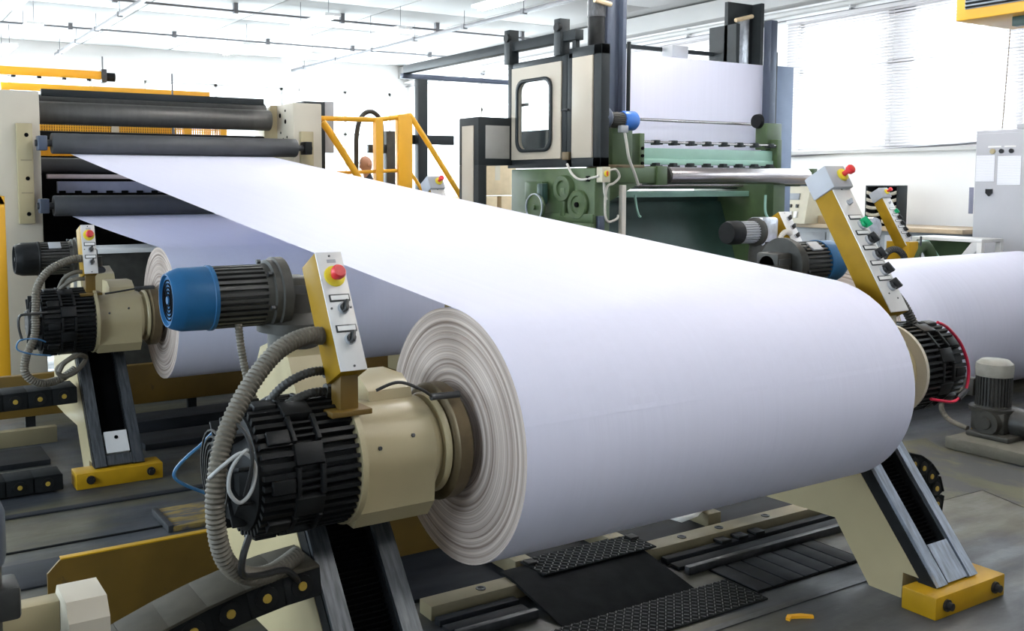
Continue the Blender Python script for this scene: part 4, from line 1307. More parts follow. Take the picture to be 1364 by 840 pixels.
def worker(px, py, zf):
    t = thing('person', 'bald person in dark work clothes half hidden behind the yellow railing', 'person', (px, py, zf))
    X, Y, Z = px, py, zf
    body = [(X, Y, Z + .92, .15, .12), (X, Y, Z + 1.12, .14, .11), (X, Y, Z + 1.33, .17, .12), (X - .01, Y, Z + 1.42, .10, .09), (X - .03, Y, Z + 1.49, .058), (X - .04, Y, Z + 1.56, .06),
            (X - .05, Y - .19, Z + 1.36, .06), (X - .06, Y - .25, Z + 1.10, .048), (X - .22, Y - .20, Z + .98, .036), (X - .30, Y - .17, Z + .96, .03),
            (X - .05, Y + .19, Z + 1.36, .06), (X - .06, Y + .25, Z + 1.10, .048), (X - .22, Y + .20, Z + .98, .036), (X - .30, Y + .17, Z + .96, .03),
            (X, Y - .10, Z + .86, .10), (X, Y - .11, Z + .48, .065), (X + .02, Y - .11, Z + .09, .045), (X - .14, Y - .12, Z + .04, .04),
            (X, Y + .10, Z + .86, .10), (X, Y + .11, Z + .48, .065), (X + .02, Y + .11, Z + .09, .045), (X - .14, Y + .12, Z + .04, .04)]
    ed = [(0, 1), (1, 2), (2, 3), (3, 4), (4, 5), (2, 6), (6, 7), (7, 8), (8, 9), (2, 10), (10, 11), (11, 12), (12, 13), (0, 14), (14, 15), (15, 16), (16, 17), (0, 18), (18, 19), (19, 20), (20, 21)]
    skin_mesh('body', body, ed, 'cloth', t)
    # head, looking towards -X and slightly down
    bm = bmesh.new()
    bmesh.ops.create_uvsphere(bm, u_segments=28, v_segments=20, radius=1)
    hc = Vector((X - .06, Y, Z + 1.66))
    for v in bm.verts:
        x, y, z = v.co
        sx, sy, sz = .098, .076, .118
        if z < 0:
            sy *= 1 + .28 * z
            sx *= 1 + .10 * z
        if x < -.6 and -.35 < z < .12 and abs(y) < .28:
            x -= .20 * (1 - abs(y) / .28) * (1 - abs(z + .12) / .26 if abs(z + .12) < .26 else 0)     # nose
        if x < -.5 and .12 < z < .3 and .2 < abs(y) < .6:
            x += .07                                                                                  # eye sockets
        v.co = Vector((x * sx, y * sy, z * sz))
    bmesh.ops.rotate(bm, verts=bm.verts, cent=(0, 0, 0), matrix=Matrix.Rotation(math.radians(-14), 3, 'Y'))
    mb = MB()
    mb.bm.free()
    mb.bm = bm
    bmesh.ops.translate(bm, verts=bm.verts, vec=hc)
    for sy in (-1, 1):
        mb.lathe([(-.012, .0), (-.010, .026), (.004, .032), (.012, .026), (.012, 0)], hc + Vector((.012, sy * .074, -.005)), (0, sy, 0), 14)
    mb.cyl(hc + Vector((.02, 0, -.17)), hc + Vector((.0, 0, -.07)), .052, 16)
    head = mb.build('head', 'skin', t, sharp=80)
    for sy in (-1, 1):
        MB().lathe([(0, 0), (.003, .010), (.007, .010), (.01, 0)], hc + Vector((-.093, sy * .03, .022)), (-1, 0, 0), 10).build('eye', 'black', head)
        hx = Vector((X - .33, Y + sy * .165, Z + .955))
        hand = [(hx.x, hx.y, hx.z, .028, .02), (hx.x - .055, hx.y, hx.z - .01, .034, .016)]
        he = [(0, 1)]
        for k in range(4):
            n0 = len(hand)
            yy = hx.y + (k - 1.5) * .019
            L = (.052, .066, .07, .055)[k]
            hand += [(hx.x - .085, yy, hx.z - .012, .009), (hx.x - .085 - L * .55, yy, hx.z - .022, .0085), (hx.x - .085 - L, yy, hx.z - .045, .0075)]
            he += [(1, n0), (n0, n0 + 1), (n0 + 1, n0 + 2)]
        n0 = len(hand)
        hand += [(hx.x - .03, hx.y - sy * .04, hx.z - .012, .011), (hx.x - .07, hx.y - sy * .058, hx.z - .03, .009)]
        he += [(0, n0), (n0, n0 + 1)]
        skin_mesh('hand', hand, he, 'skin', t, 1)


worker(6.20, 12.32, .70)
tag(bx(5.9, 6.6, 13.2, 13.6, 0, .64).build('platform_block', 'castgrey', origin=(6.2, 13.4, 0)), 'grey block behind the yellow platform', 'block')

# ================================================================== GREEN SHEETING MACHINE (centre right background)
GM = thing('sheeting_machine', 'tall green machine with chrome roller and mint clamp bar behind the web', 'machine', (9.0, 9.2, 0))
sf = bx(7.0, 7.22, 8.42, 10.02, 0, 2.27, .012).build('side_frame', 'green', GM)
bx(6.955, 7.0, 8.40, 10.04, 1.66, 1.76, .008).build('frame_ledge', 'green', sf)
bx(6.93, 7.0, 8.40, 8.72, .0, 1.66, .008).build('frame_foot', 'green', sf)


def boss(y, z, r, d, mat='green', hole=None):
    MB().lathe([(0, r), (d * .7, r), (d, r * .93), (d, r * .6), (d * .7, r * .55), (d * .7, 0)], (7.0, y, z), (-1, 0, 0), 28).build('boss', mat, sf)
    if hole:
        MB().lathe([(0, hole), (d + .004, hole), (d + .004, 0)], (7.0, y, z), (-1, 0, 0), 14).build('boss_hole', 'void', sf)


boss(8.93, 2.04, .155, .07)
boss(8.68, 1.86, .17, .05, hole=.03)
bx(6.94, 7.0, 8.88, 8.98, 1.72, 2.05, .02).build('rib', 'green', sf)
bx(6.90, 7.0, 9.26, 9.60, 1.90, 2.12, .015).build('gear_block', 'green', sf)
bx(6.86, 6.95, 9.20, 9.30, 1.86, 2.10, .015).build('gear_cover', 'teal', sf)
MB().lathe([(0, .02), (.10, .02), (.10, .155), (.115, .16), (.14, .15), (.14, .03), (.17, .03), (.17, 0)], (6.97, 9.30, 1.82), (-1, 0, 0), 36).build('handwheel', 'green', sf)
MB().lathe([(0, .15), (.0, .164), (.02, .164), (.02, .15)], (6.835, 9.30, 1.82), (-1, 0, 0), 36, caps=False).build('handwheel_rim', 'rail', sf)
bx(6.97, 7.0, 8.5, 8.54, 2.12, 2.18).build('frame_bolt', 'void', sf)
bx(10.10, 10.32, 8.6, 10.0, 0, 2.27, .012).build('side_frame', 'green', GM)
bx(7.22, 10.1, 9.55, 9.62, 0, 2.0).build('rear_panel', 'teal', GM)
MB().prism([(8.95, .4), (9.5, 1.86), (9.53, 1.86), (9.0, .4)], 'x', 7.24, 10.1).build('sloping_apron', 'teal', GM)
bx(7.24, 10.1, 8.93, 9.0, 0, .42).build('lower_panel', 'teal', GM)
bx(7.24, 10.1, 9.46, 9.52, 1.62, 1.66).build('apron_seam', 'void', GM)
bx(7.24, 10.1, 9.0, 9.12, 1.93, 2.0, .006).build('cross_beam', 'mint', GM)
bx(7.24, 10.1, 9.2, 9.5, 2.03, 2.09).build('gap_shade_strip', 'void', GM)  # black strip stands in for shade in the gap above the mint beam
MB().cyl((7.6, 8.95, 2.075), (9.9, 8.95, 2.075), .03, 14).build('idler_rod', 'chrome', GM)
ar = bx(7.22, 8.0, 8.50, 8.72, 2.10, 2.29, .012).build('support_arm', 'green', GM)
MB().prism([(7.22, 2.10), (7.75, 2.10), (7.22, 1.86)], 'y', 8.52, 8.70).build('arm_gusset', 'green', ar)
bx(7.98, 8.14, 8.48, 8.74, 2.08, 2.30, .008).build('arm_head', 'green', ar)
cr = MB().lathe([(0, .06), (0, .098), (.012, .102), (2.46, .102), (2.47, .098), (2.47, .06)], (8.24, 8.6, 2.19), (1, 0, 0), 40).build('chrome_roller', 'chrome', GM)
MB().cyl((8.05, 8.6, 2.19), (10.85, 8.6, 2.19), .035, 16).build('roller_shaft', 'steel', cr)
MB().lathe([(0, .11), (.035, .11), (.035, .05)], (8.20, 8.6, 2.19), (1, 0, 0), 28).build('roller_collar', 'castgrey', cr)
bx(10.3, 10.80, 8.75, 8.95, 2.06, 2.24, .01).build('bearing_arm', 'green', GM)
bx(10.76, 10.84, 8.52, 8.95, 2.08, 2.29, .01).build('arm_head', 'green', GM)
# upper clamps: mint bar with levers
bx(8.2, 10.55, 9.02, 9.10, 2.40, 2.53, .006).build('mint_bar', 'mint', GM)
mbar = bx(8.2, 10.55, 9.0, 9.12, 2.33, 2.40, .006).build('mint_ledge', 'mint', GM)
MB().cyl((8.2, 8.97, 2.60), (10.6, 8.97, 2.60), .017, 10).build('clamp_rod', 'chrome', GM)
for k in range(8):
    xx = 8.42 + k * .29
    for (z0, z1) in ((2.565, 2.625), (2.29, 2.35)):
        mb = MB().box(xx - .045, xx + .03, 8.93, 9.03, z0, z1, .008).box(xx + .02, xx + .09, 8.95, 8.99, z0 + .005, z0 + .03, .004)
        mb.build('clamp_lever', 'anthracite', GM)
bx(8.12, 8.20, 8.94, 9.14, 2.27, 2.70, .008).build('bar_end', 'green', GM)
bx(10.55, 10.64, 8.94, 9.14, 2.27, 2.68, .008).build('bar_end', 'green', GM)
for zz in (2.34, 2.43, 2.52):
    MB().lathe([(0, .02), (.02, .02), (.02, 0)], (8.16, 8.94, zz), (0, -1, 0), 8).build('end_bolt', 'void', GM)
# small blue motor on the green post
bx(7.42, 7.72, 8.62, 8.75, 2.29, 2.90, .008).build('motor_post', 'green', GM)
bx(7.2, 7.8, 8.5, 8.8, 2.27, 2.31, .005).build('post_base', 'bronze', GM)
mo = MB().fins(7.22, 7.40, 8.45, 2.80, .075, .09, 22, .5).build('drive_motor', 'castgrey', GM, sharp=25)
MB().lathe([(0, .10), (.03, .108), (.17, .108), (.20, .085), (.20, 0)], (7.40, 8.45, 2.80), (1, 0, 0), 28).build('fan_cover', 'blue_bright', mo)
MB().lathe([(0, .04), (.004, .04), (.004, 0)], (7.60, 8.45, 2.80), (1, 0, 0), 14).build('cap_badge', 'whitelabel', mo)
MB().lathe([(0, .12), (.06, .13), (.10, .1)], (7.10, 8.45, 2.82), (1, 0, 0), 20).build('gear_head', 'bluegrey', mo)
bx(7.30, 7.40, 8.33, 8.40, 2.66, 2.74, .008).build('terminal_box', 'boxgrey', mo)
MB().tube([(7.36, 8.36, 2.70), (7.38, 8.34, 2.55), (7.42, 8.34, 2.38), (7.52, 8.36, 2.22), (7.62, 8.4, 2.08)], .016, 8).build('motor_cable', 'cablewhite', GM)
sw = bx(7.02, 7.14, 8.32, 8.42, 2.11, 2.28, .008).build('switch_box', 'consolebeige', GM)
MB().lathe([(0, .035), (.012, .035), (.012, 0)], (7.08, 8.32, 2.205), (0, -1, 0), 18).build('rotary_switch', 'yellowplastic', sw)
bx(7.073, 7.087, 8.297, 8.31, 2.18, 2.23, .003).build('switch_grip', 'red', sw)
for pts in ([(7.14, 8.36, 2.24), (7.25, 8.36, 2.25), (7.30, 8.36, 2.17), (7.22, 8.36, 2.10), (7.12, 8.36, 2.05), (7.10, 8.36, 1.80), (7.14, 8.36, 1.68), (7.30, 8.4, 1.70), (7.36, 8.44, 1.74)],
            [(7.08, 8.36, 2.12), (7.09, 8.36, 2.0), (7.12, 8.36, 1.92)],
            [(7.02, 8.37, 2.18), (6.96, 8.6, 2.14), (6.95, 8.75, 2.2), (6.95, 8.85, 2.32)]):
    MB().tube(pts, .014, 8).build('flexible_conduit', 'cablewhite', GM)
bx(7.40, 7.46, 8.42, 8.48, 0, 2.08, .005).build('cable_post', 'cablewhite', GM)
bx(7.02, 7.10, 8.36, 8.42, 1.50, 1.74, .006).build('junction_block', 'bluegrey', GM)
MB().obox(Matrix.Translation((7.23, 8.6, 1.45)) @ Matrix.Rotation(.2, 4, 'Y'), .30, .08, .22, .02).build('screen_housing', 'black', GM)
# hanging hooks in front of the apron
MB().tube([(8.02, 8.9, 1.96), (8.03, 8.88, 1.82), (8.05, 8.86, 1.72), (8.08, 8.86, 1.70)], .014, 8).build('hook', 'mint', GM)
MB().tube([(9.95, 8.6, 1.95), (9.93, 8.58, 1.75), (9.98, 8.58, 1.66)], .016, 8).build('hook', 'mint', GM)
# uprights
bx(7.66, 7.84, 9.02, 9.35, 2.27, ZC, .008).build('upright', 'bluegrey', GM)
bx(7.84, 7.90, 8.95, 9.42, 2.27, ZC, .008).build('upright_flange', 'bluegrey', GM)
MB().cyl((7.52, 9.05, 2.27), (7.52, 9.05, 4.05), .10, 20).cyl((7.52, 9.05, 4.2), (7.52, 9.05, ZC), .10, 20).build('duct', 'black', GM)
MB().cyl((7.52, 9.05, 4.03), (7.52, 9.05, 4.22), .108, 20).build('duct_collar', 'steel', GM)
MB().cyl((7.40, 8.94, 4.20), (7.64, 8.94, 4.17), .03, 8).build('duct_strap', 'card', GM)
MB().cyl((8.38, 9.45, 2.3), (8.38, 9.45, 3.86), .026, 10).build('guide_rod', 'anthracite', GM)
bx(10.93, 11.06, 9.42, 9.55, 2.27, 4.34, .008).build('upright', 'bluegrey', GM)
MB().cyl((11.13, 9.5, 2.3), (11.13, 9.5, 3.92), .026, 10).build('guide_rod', 'anthracite', GM)
bx(11.35, 11.8, 9.74, 9.80, 0, 3.78, .008).build('end_panel', 'bluepale', GM)
bx(10.47, 10.76, 9.05, 9.25, 2.55, 2.90, .012).build('slide_block', 'green', GM)
MB().lathe([(0, .03), (0, .09), (.05, .10), (.05, .03)], (10.42, 9.2, 2.93), (1, 0, 0), 20).build('slide_knob', 'black', GM)
tw = MB()
tw.prism([(10.55, 3.70), (11.10, 3.70), (11.10, 4.62), (10.55, 4.62)], 'y', 9.86, 9.92)
tw.box(10.55, 10.62, 9.7, 10.2, 3.70, 4.30).box(11.04, 11.10, 9.7, 10.2, 3.70, 4.62)
tw.build('top_housing', 'anthracite', GM)
bx(10.72, 10.92, 9.80, 9.86, 3.72, 4.40, .006).build('silver_duct', 'silver', GM)
MB().cyl((10.62, 9.78, 4.36), (10.95, 9.78, 4.44), .03, 8).build('duct_strap', 'card', GM)
bx(8.3, 10.6, 10.1, 10.16, 3.90, 3.95).build('rear_bar', 'anthracite', GM)
bx(9.55, 9.85, 9.9, 10.1, 3.80, 3.96, .01).build('rear_box', 'boxgrey', GM)
bx(8.3, 11.1, 9.8, 9.86, 2.27, 2.33).build('upper_sill', 'green', GM)
o = bx(7.9, 11.05, 9.60, 9.604, 2.30, 3.745).build('paper_web', 'web', origin=(9.6, 9.6, 2.3))
tag(o, 'white paper sheet hanging upright in the green machine', 'paper web', 'paper webs')
tag(MB().cyl((8.42, 9.42, 2.905), (11.05, 9.42, 2.905), .02, 12).build('sheet_rod', 'chrome', origin=(9.7, 9.42, 2.9)), 'thin chrome rod across the hanging white sheet', 'rod')

# cabin on the machine's near side
CB = thing('machine_cabin', 'beige and dark grey cabin enclosure with a rounded window on the green machine', 'cabin', (7.1, 9.2, 2.28))
fr = MB()
z0, z1 = 2.285, 3.56
fr.box(7.0, 7.12, 8.33, 8.46, z0, z1 + .05, .004).box(7.0, 7.12, 8.83, 8.92, z0, z1, .004).box(7.0, 7.12, 8.33, 8.9, z1 - .06, z1 + .05, .004)
fr.box(7.0, 7.12, 8.33, 10.1, z0, z0 + .10, .004)
fr.build('frame', 'anthracite', CB)
dr = MB()
dr.box(7.0, 7.09, 8.93, 9.02, z0 + .1, z1, .004).box(7.0, 7.1, 10.0, 10.1, z0 + .1, z1, .004).box(7.0, 7.1, 9.02, 10.0, z1 - .07, z1, .004)
door = dr.build('sliding_door', 'anthracite', CB)


def rounded(y0, y1, z0, z1, r, n=6):
    out = []
    for (cy, cz, a0) in ((y1 - r, z1 - r, 0), (y0 + r, z1 - r, 90), (y0 + r, z0 + r, 180), (y1 - r, z0 + r, 270)):
        for k in range(n + 1):
            a = math.radians(a0 + 90 * k / n)
            out.append((cy + r * math.cos(a), cz + r * math.sin(a)))
    return out


def plate_with_hole(x0, x1, Y0, Y1, Z0, Z1, hole):
    """flat panel with a rounded opening: outer rectangle bridged to the hole loop"""
    mb = MB()
    hy, hz = (min(p[0] for p in hole) + max(p[0] for p in hole)) / 2, (min(p[1] for p in hole) + max(p[1] for p in hole)) / 2
    outer = []
    for (y, z) in hole:
        dy, dz = y - hy, z - hz
        ty = (Y1 - hy) / dy if dy > 1e-9 else ((Y0 - hy) / dy if dy < -1e-9 else 1e9)
        tz = (Z1 - hz) / dz if dz > 1e-9 else ((Z0 - hz) / dz if dz < -1e-9 else 1e9)
        k = min(ty, tz)
        outer.append((hy + dy * k, hz + dz * k))
    # push the nearest outer point onto each corner
    for cn in ((Y1, Z1), (Y0, Z1), (Y0, Z0), (Y1, Z0)):
        i = min(range(len(outer)), key=lambda q: (outer[q][0] - cn[0]) ** 2 + (outer[q][1] - cn[1]) ** 2)
        outer[i] = cn
    n = len(hole)
    for x in (x0, x1):
        H = [mb.bm.verts.new((x, p[0], p[1])) for p in hole]
        O = [mb.bm.verts.new((x, p[0], p[1])) for p in outer]
        for i in range(n):
            mb.bm.faces.new((H[i], H[(i + 1) % n], O[(i + 1) % n], O[i]))
        if x == x0:
            H0, O0 = H, O
    for i in range(n):
        j = (i + 1) % n
        mb.bm.faces.new((H0[i], H0[j], H[j], H[i]))
        mb.bm.faces.new((O0[i], O0[j], O[j], O[i]))
    return mb


hole = rounded(9.20, 9.85, 2.50, 3.31, .12)
plate_with_hole(6.985, 7.03, 9.02, 10.0, z0 + .1, z1 - .07, hole).build('door_panel', 'cabpanel', door)
ring_o = rounded(9.17, 9.88, 2.47, 3.34, .14)
mb = MB()
A = [mb.bm.verts.new((6.975, p[0], p[1])) for p in ring_o]
B = [mb.bm.verts.new((6.975, p[0], p[1])) for p in rounded(9.21, 9.84, 2.51, 3.30, .115)]
for i in range(len(A)):
    j = (i + 1) % len(A)
    mb.bm.faces.new((A[i], A[j], B[j], B[i]))
o = mb.build('window_seal', 'anthracite', door)
o.modifiers.new('thickness', 'SOLIDIFY').thickness = .02
MB().prism(rounded(9.19, 9.86, 2.49, 3.32, .12), 'x', 7.0, 7.012).build('window_pane', 'glass', door)
bx(6.985, 7.03, 8.47, 8.82, z0 + .1, z1 - .06, .003).build('side_panel', 'cabpanel', CB)
bx(7.115, 7.125, 8.34, 8.9, z0, z1).build('rear_skin', 'cabpanelgrey', CB)
MB().cyl((6.97, 8.86, 2.93), (6.97, 8.98, 2.93), .014, 8).build('latch', 'steel', CB)
bx(6.96, 7.0, 8.84, 8.96, z0 + .08, z0 + .17, .005).build('hinge', 'bronze', CB)
bx(7.14, 7.2, 9.02, 10.05, z0, 2.74, .004).build('pane_backdrop', 'anthracite', CB)  # dark slab added behind the pane so its lower part reads grey
for yy in (9.03, 10.03):
    bx(6.93, 7.07, yy - .06, yy + .06, z1 - .01, 3.96, .006).build('hanger_post', 'anthracite', CB)
    MB().lathe([(0, .05), (.05, .05), (.05, 0)], (6.95, yy - .02, 3.86), (-1, 0, 0), 14).build('hanger_roller', 'black', CB)
# annex box
AX = thing('cabin_annex', 'lower dark-framed annex box left of the cabin', 'cabinet', (6.75, 10.3, 0))
bx(6.5, 7.0, 10.0, 10.44, 2.32, 2.90, .006).build('annex_frame', 'anthracite', AX)
bx(6.6, 6.95, 9.99, 10.0, 2.40, 2.80, .002).build('annex_panel', 'cabpanelgrey', AX)
bx(6.5, 6.62, 10.0, 10.44, 0, 2.32, .006).build('annex_leg', 'anthracite', AX)
bx(6.49, 6.5, 10.10, 10.36, .4, 2.80, .002).build('annex_panel', 'cabpanel', AX)
# overhead track
OT = thing('door_track', 'dark overhead track beam and frame running back from the cabin', 'track', (7.0, 11, 3.8))
bx(6.97, 7.09, 8.75, 12.75, 3.70, 3.815, .005).build('track_beam', 'anthracite', OT)
bx(6.95, 9.0, 12.72, 12.80, 3.63, 3.70, .005).build('cross_bar', 'bluegrey', OT)
bx(7.2, 7.36, 12.70, 12.82, 0, 3.63, .005).build('post', 'anthracite', OT)
bx(6.75, 7.9, 12.83, 12.90, 2.68, 2.82, .005).build('low_bar', 'anthracite', OT)
bx(7.0, 7.06, 8.78, 8.84, 3.60, 3.72).build('beam_bracket', 'anthracite', OT)

# cartons behind, far side
k = 0
for (xx, zz) in ((13.0 - 1.4, .0), (12.0 - 1.4, .0), (13.0 - 1.4, .62), (12.0 - 1.4, .62), (13.0 - 1.4, 1.24), (12.0 - 1.4, 1.24), (12.45 - 1.4, 1.86)):
    t = thing('carton', ['lowest', 'lower', 'second', 'second-row', 'third', 'third-row', 'topmost'][k] + ' beige carton in the stack seen past the green machine, column %d' % (k % 2 + 1), 'carton', (xx, 16.6, zz), 'cartons far behind')
    bx(xx - .45, xx + .45, 16.3, 16.9, zz, zz + .60, .01).build('carton_body', 'card', t)
    bx(xx - .06, xx + .06, 16.295, 16.3, zz + .30, zz + .60).build('packing_tape', 'cream_pale', t)
    k += 1

# ================================================================== SECOND UNWINDER ROW (right background)
t = thing('rear_stand', 'small grey motor with a short yellow switch arm in front of the green machine', 'unwind stand', (8.1, 6.9, 0), 'rear unwind stands')
mo = MB().fins(7.66, 7.92, 7.0, 1.60, .10, .115, 26, .5).build('drive_motor', 'boxgrey', t, sharp=25)
MB().lathe([(0, .07), (0, .108), (.04, .122), (.16, .122)], (7.54, 7.0, 1.60), (1, 0, 0), 30).build('fan_cover', 'black', mo)
MB().lathe([(0, .12), (.02, .15), (.06, .15), (.06, .06)], (7.92, 7.0, 1.60), (1, 0, 0), 30).build('motor_flange', 'castgrey', mo)
bx(7.96, 8.2, 6.9, 7.1, 1.45, 1.75, .03).build('gearbox', 'silver', mo)
MB().lathe([(0, .12), (.25, .14), (.5, .10)], (8.06, 7.0, 1.5), (0, 0, -1), 20).build('screw_column', 'castgrey', t)
bx(7.9, 8.5, 6.85, 7.3, 0, 1.15, .02).build('pedestal', 'green', t)
control_box(t, (8.40, 6.88, 1.58), .16, .52, .20, math.radians(-31), 'plain')
bx(8.27, 8.39, 6.84, 7.0, 1.14, 1.45, .01).build('box_bracket', 'yellow', t)
MB().tube([(8.32, 6.85, 1.58), (8.2, 6.82, 1.60), (8.10, 6.8, 1.53), (8.08, 6.8, 1.35), (8.1, 6.82, 1.2)], .028, 10, ribs=.02).build('corrugated_hose', 'cablewhite', t)
t = thing('rear_stand', 'tall yellow switch arm with grey head in front of the slatted tray rack', 'unwind stand', (10.5, 7.3, 0), 'rear unwind stands')
bx(10.2, 11.1, 7.2, 7.8, 0, 1.12, .02).build('pedestal', 'green', t)
control_box(t, (10.56, 7.15, 1.66), .15, .66, .13, math.radians(-31), 'tall')
bx(10.50, 10.68, 6.95, 7.25, 1.10, 1.42, .01).build('box_bracket', 'yellow', t)
MB().lathe([(0, .10), (.04, .13), (.18, .13), (.2, 0)], (10.02, 7.25, 1.58), (0, -1, 0), 24).build('motor_end', 'silver', t)
MB().lathe([(0, .12), (.25, .12)], (10.02, 7.5, 1.58), (0, -1, 0), 24).build('drive_motor', 'boxgrey', t)
bx(9.92, 10.12, 7.25, 7.5, 1.1, 1.5, .02).build('motor_foot', 'castgrey', t)
MB().tube([(10.05, 7.0, 1.18), (10.15, 7.0, 1.30), (10.3, 7.0, 1.34), (10.45, 7.0, 1.28), (10.55, 7.0, 1.15)], .04, 10, ribs=.03).build('corrugated_hose', 'hosedark', t)
MB().tube([(10.6, 7.0, 1.15), (10.72, 7.0, 1.32), (10.86, 7.0, 1.36), (10.98, 7.0, 1.28), (11.06, 7.0, 1.12)], .07, 12).build('green_hose', 'green', t)
MB().cyl((10.72, 6.95, 1.12), (10.72, 6.95, 1.48), .012, 8).build('lever', 'steel', t)

# faded ochre floor paint in front of the plinth
tag(MB().prism([(5.45, 4.10), (5.62, 3.75), (6.55, 3.72), (6.40, 3.30), (6.25, 2.95), (6.3, 2.4), (7.3, 2.4), (7.33, 4.52), (7.5, 4.75), (6.6, 4.85)], 'z', .0005, .003).build('trim_2', 'ochrefloor'), kind='structure')
# upright pump motor on its plinth
t = thing('pump_motor', 'upright ribbed motor with pale domed cap on a concrete plinth at right', 'motor', (7.55, 4.3, 0))
bx(7.35, 8.6, 3.1, 4.5, 0, .10, .02).build('plinth', 'concrete', t)
CXM, CYM = 7.72, 4.33
mo = MB()
poly = []
for q in range(32):
    for (f, r) in ((0, .118), (.02, .132), (.45, .132), (.47, .118)):
        aa = 2 * PI * (q + f) / 32
        poly.append((CXM + r * math.cos(aa), CYM + r * math.sin(aa)))
mo.prism(poly, 'z', .34, .585)
mo = mo.build('drive_motor', 'motordark', t, sharp=25)
MB().lathe([(0, .135), (.07, .14), (.10, .135), (.13, .10), (.135, 0)], (CXM, CYM, .575), (0, 0, 1), 32).build('motor_cap', 'castpale', mo)
MB().lathe([(0, .10), (0, .17), (.03, .175), (.03, .13), (.05, .125)], (CXM, CYM, .295), (0, 0, 1), 32).build('motor_flange', 'castgrey', mo)
bx(CXM - .10, CXM - .0, CYM + .11, CYM + .2, .40, .54, .012).build('terminal_box', 'castgrey', mo)
gb = bx(CXM - .12, CXM + .14, CYM - .16, CYM + .12, .13, .31, .03).build('gearbox', 'castgrey', t)
MB().lathe([(0, .10), (.05, .095), (.05, .05), (.065, .045), (.065, 0)], (CXM - .12, CYM - .04, .22), (-1, 0, 0), 28).build('gear_cover', 'castgrey', gb)
MB().lathe([(0, .12), (.12, .11), (.12, 0)], (CXM + .05, CYM - .16, .22), (0, -1, 0), 28).build('pump_body', 'motordark', gb)
bx(CXM - .2, CXM + .2, CYM - .24, CYM + .10, .10, .14, .01).build('foot_plate', 'castgrey', t)
bx(CXM - .02, CXM + .10, CYM + .10, CYM + .165, .10, .32, .01).build('yellow_guard', 'yellow', t)
MB().tube([(CXM - .06, CYM + .2, .44), (CXM - .10, CYM + .30, .38), (CXM - .12, CYM + .36, .28), (CXM - .12, CYM + .30, .18), (CXM - .14, CYM + .12, .14)], .022, 10, ribs=.02).build('corrugated_hose', 'hose', t)
MB().lathe([(0, .09), (0, .15), (.07, .15), (.07, .09)], (CXM + .10, CYM - .28, .25), (0, -1, 0), 28).build('coupling_wheel', 'black', t)
MB().tube([(CXM, CYM - .3, .16), (CXM - .05, CYM - .4, .125), (CXM + .1, CYM - .62, .12)], .018, 8).build('drain_pipe', 'castgrey', t)
t = thing('yellow_floor_beam', 'short yellow beam on the floor at the right edge behind the pump motor', 'beam', (9.6, 4.75, 0))
MB().obox(Matrix.Translation((9.6, 4.62, .30)) @ Matrix.Rotation(-.05, 4, 'Y'), 1.2, .12, .10, .01).build('beam', 'yellow_dull', t)
bx(9.2, 9.28, 4.57, 4.67, .10, .27).build('foot', 'black', t)
t = thing('floor_stud', 'small grey floor stud beyond the right end of the foreground roll', 'stud', (5.85, 4.2, 0))
MB().lathe([(0, .09), (.05, .09), (.06, .04), (.12, .035), (.12, 0)], (5.85, 4.2, 0), (0, 0, 1), 20).build('stud_base', 'castgrey', t)
MB().cyl((5.85, 4.2, .11), (5.85, 4.2, .26), .012, 8).build('stud_pin', 'steel', t)

# ================================================================== RIGHT BACKGROUND FURNITURE
t = thing('switch_cabinet', 'tall light grey switch cabinet with two sheets of paper on its door', 'cabinet', (12.4, 6.0, 0))
bx(12.0, 12.8, 3.4, 7.09, 0, 2.75, .01).build('cabinet_body', 'cabinet', t)
dd = bx(11.975, 12.0, 5.35, 7.06, .1, 2.71, .006).build('cabinet_door', 'cabinet', t)
bx(11.975, 12.0, 3.5, 5.33, .1, 2.71, .006).build('cabinet_door', 'cabinet', t)
bx(12.0, 12.8, 4.2, 6.6, 2.75, 2.81, .01).build('cabinet_top', 'cabinet', t)
MB().lathe([(0, .033), (.015, .033), (.015, 0)], (11.975, 6.86, 2.49), (-1, 0, 0), 16).build('indicator_lamp', 'cream', dd)
for yy in (6.75, 6.63):
    MB().lathe([(0, .028), (.02, .028), (.02, 0)], (11.975, yy, 2.49), (-1, 0, 0), 16).build('push_button', 'blackplastic', dd)
bx(11.97, 11.976, 6.76, 6.92, 2.535, 2.555).build('label_strip', 'whitelabel', dd)
bx(11.97, 11.976, 6.58, 6.72, 2.535, 2.555).build('label_strip', 'whitelabel', dd)
MB().prism([(6.92, 2.03), (6.84, 2.03), (6.84, 1.98), (6.88, 1.94), (6.92, 1.98)], 'x', 11.95, 11.976).build('door_lock', 'blackplastic', dd)
bx(11.99, 12.0, 7.09, 7.15, 1.72, 2.05, .006).build('side_handle', 'lavender', t)
for (y0, y1, z0, z1, lab) in ((6.83, 7.06, 2.12, 2.445, 'printed white sheet on the grey cabinet, left of two'), (6.51, 6.79, 2.08, 2.43, 'printed white sheet on the grey cabinet, right of two')):
    tag(bx(11.968, 11.972, y0, y1, z0, z1).build('notice_sheet', 'print', origin=(11.97, (y0 + y1) / 2, (z0 + z1) / 2)), lab, 'paper sheet')
t = thing('side_table', 'white open-framed table in front of the grey cabinet', 'table', (11.5, 6.8, 0))
bx(11.2, 11.65, 6.5, 7.38, 1.41, 1.45, .004).build('table_top', 'whitelabel', t)
for (xx, yy) in ((11.23, 6.53), (11.23, 7.35), (11.62, 6.53), (11.62, 7.35)):
    bx(xx - .03, xx + .03, yy - .03, yy + .03, 0, 1.41).build('leg', 'whitelabel', t)
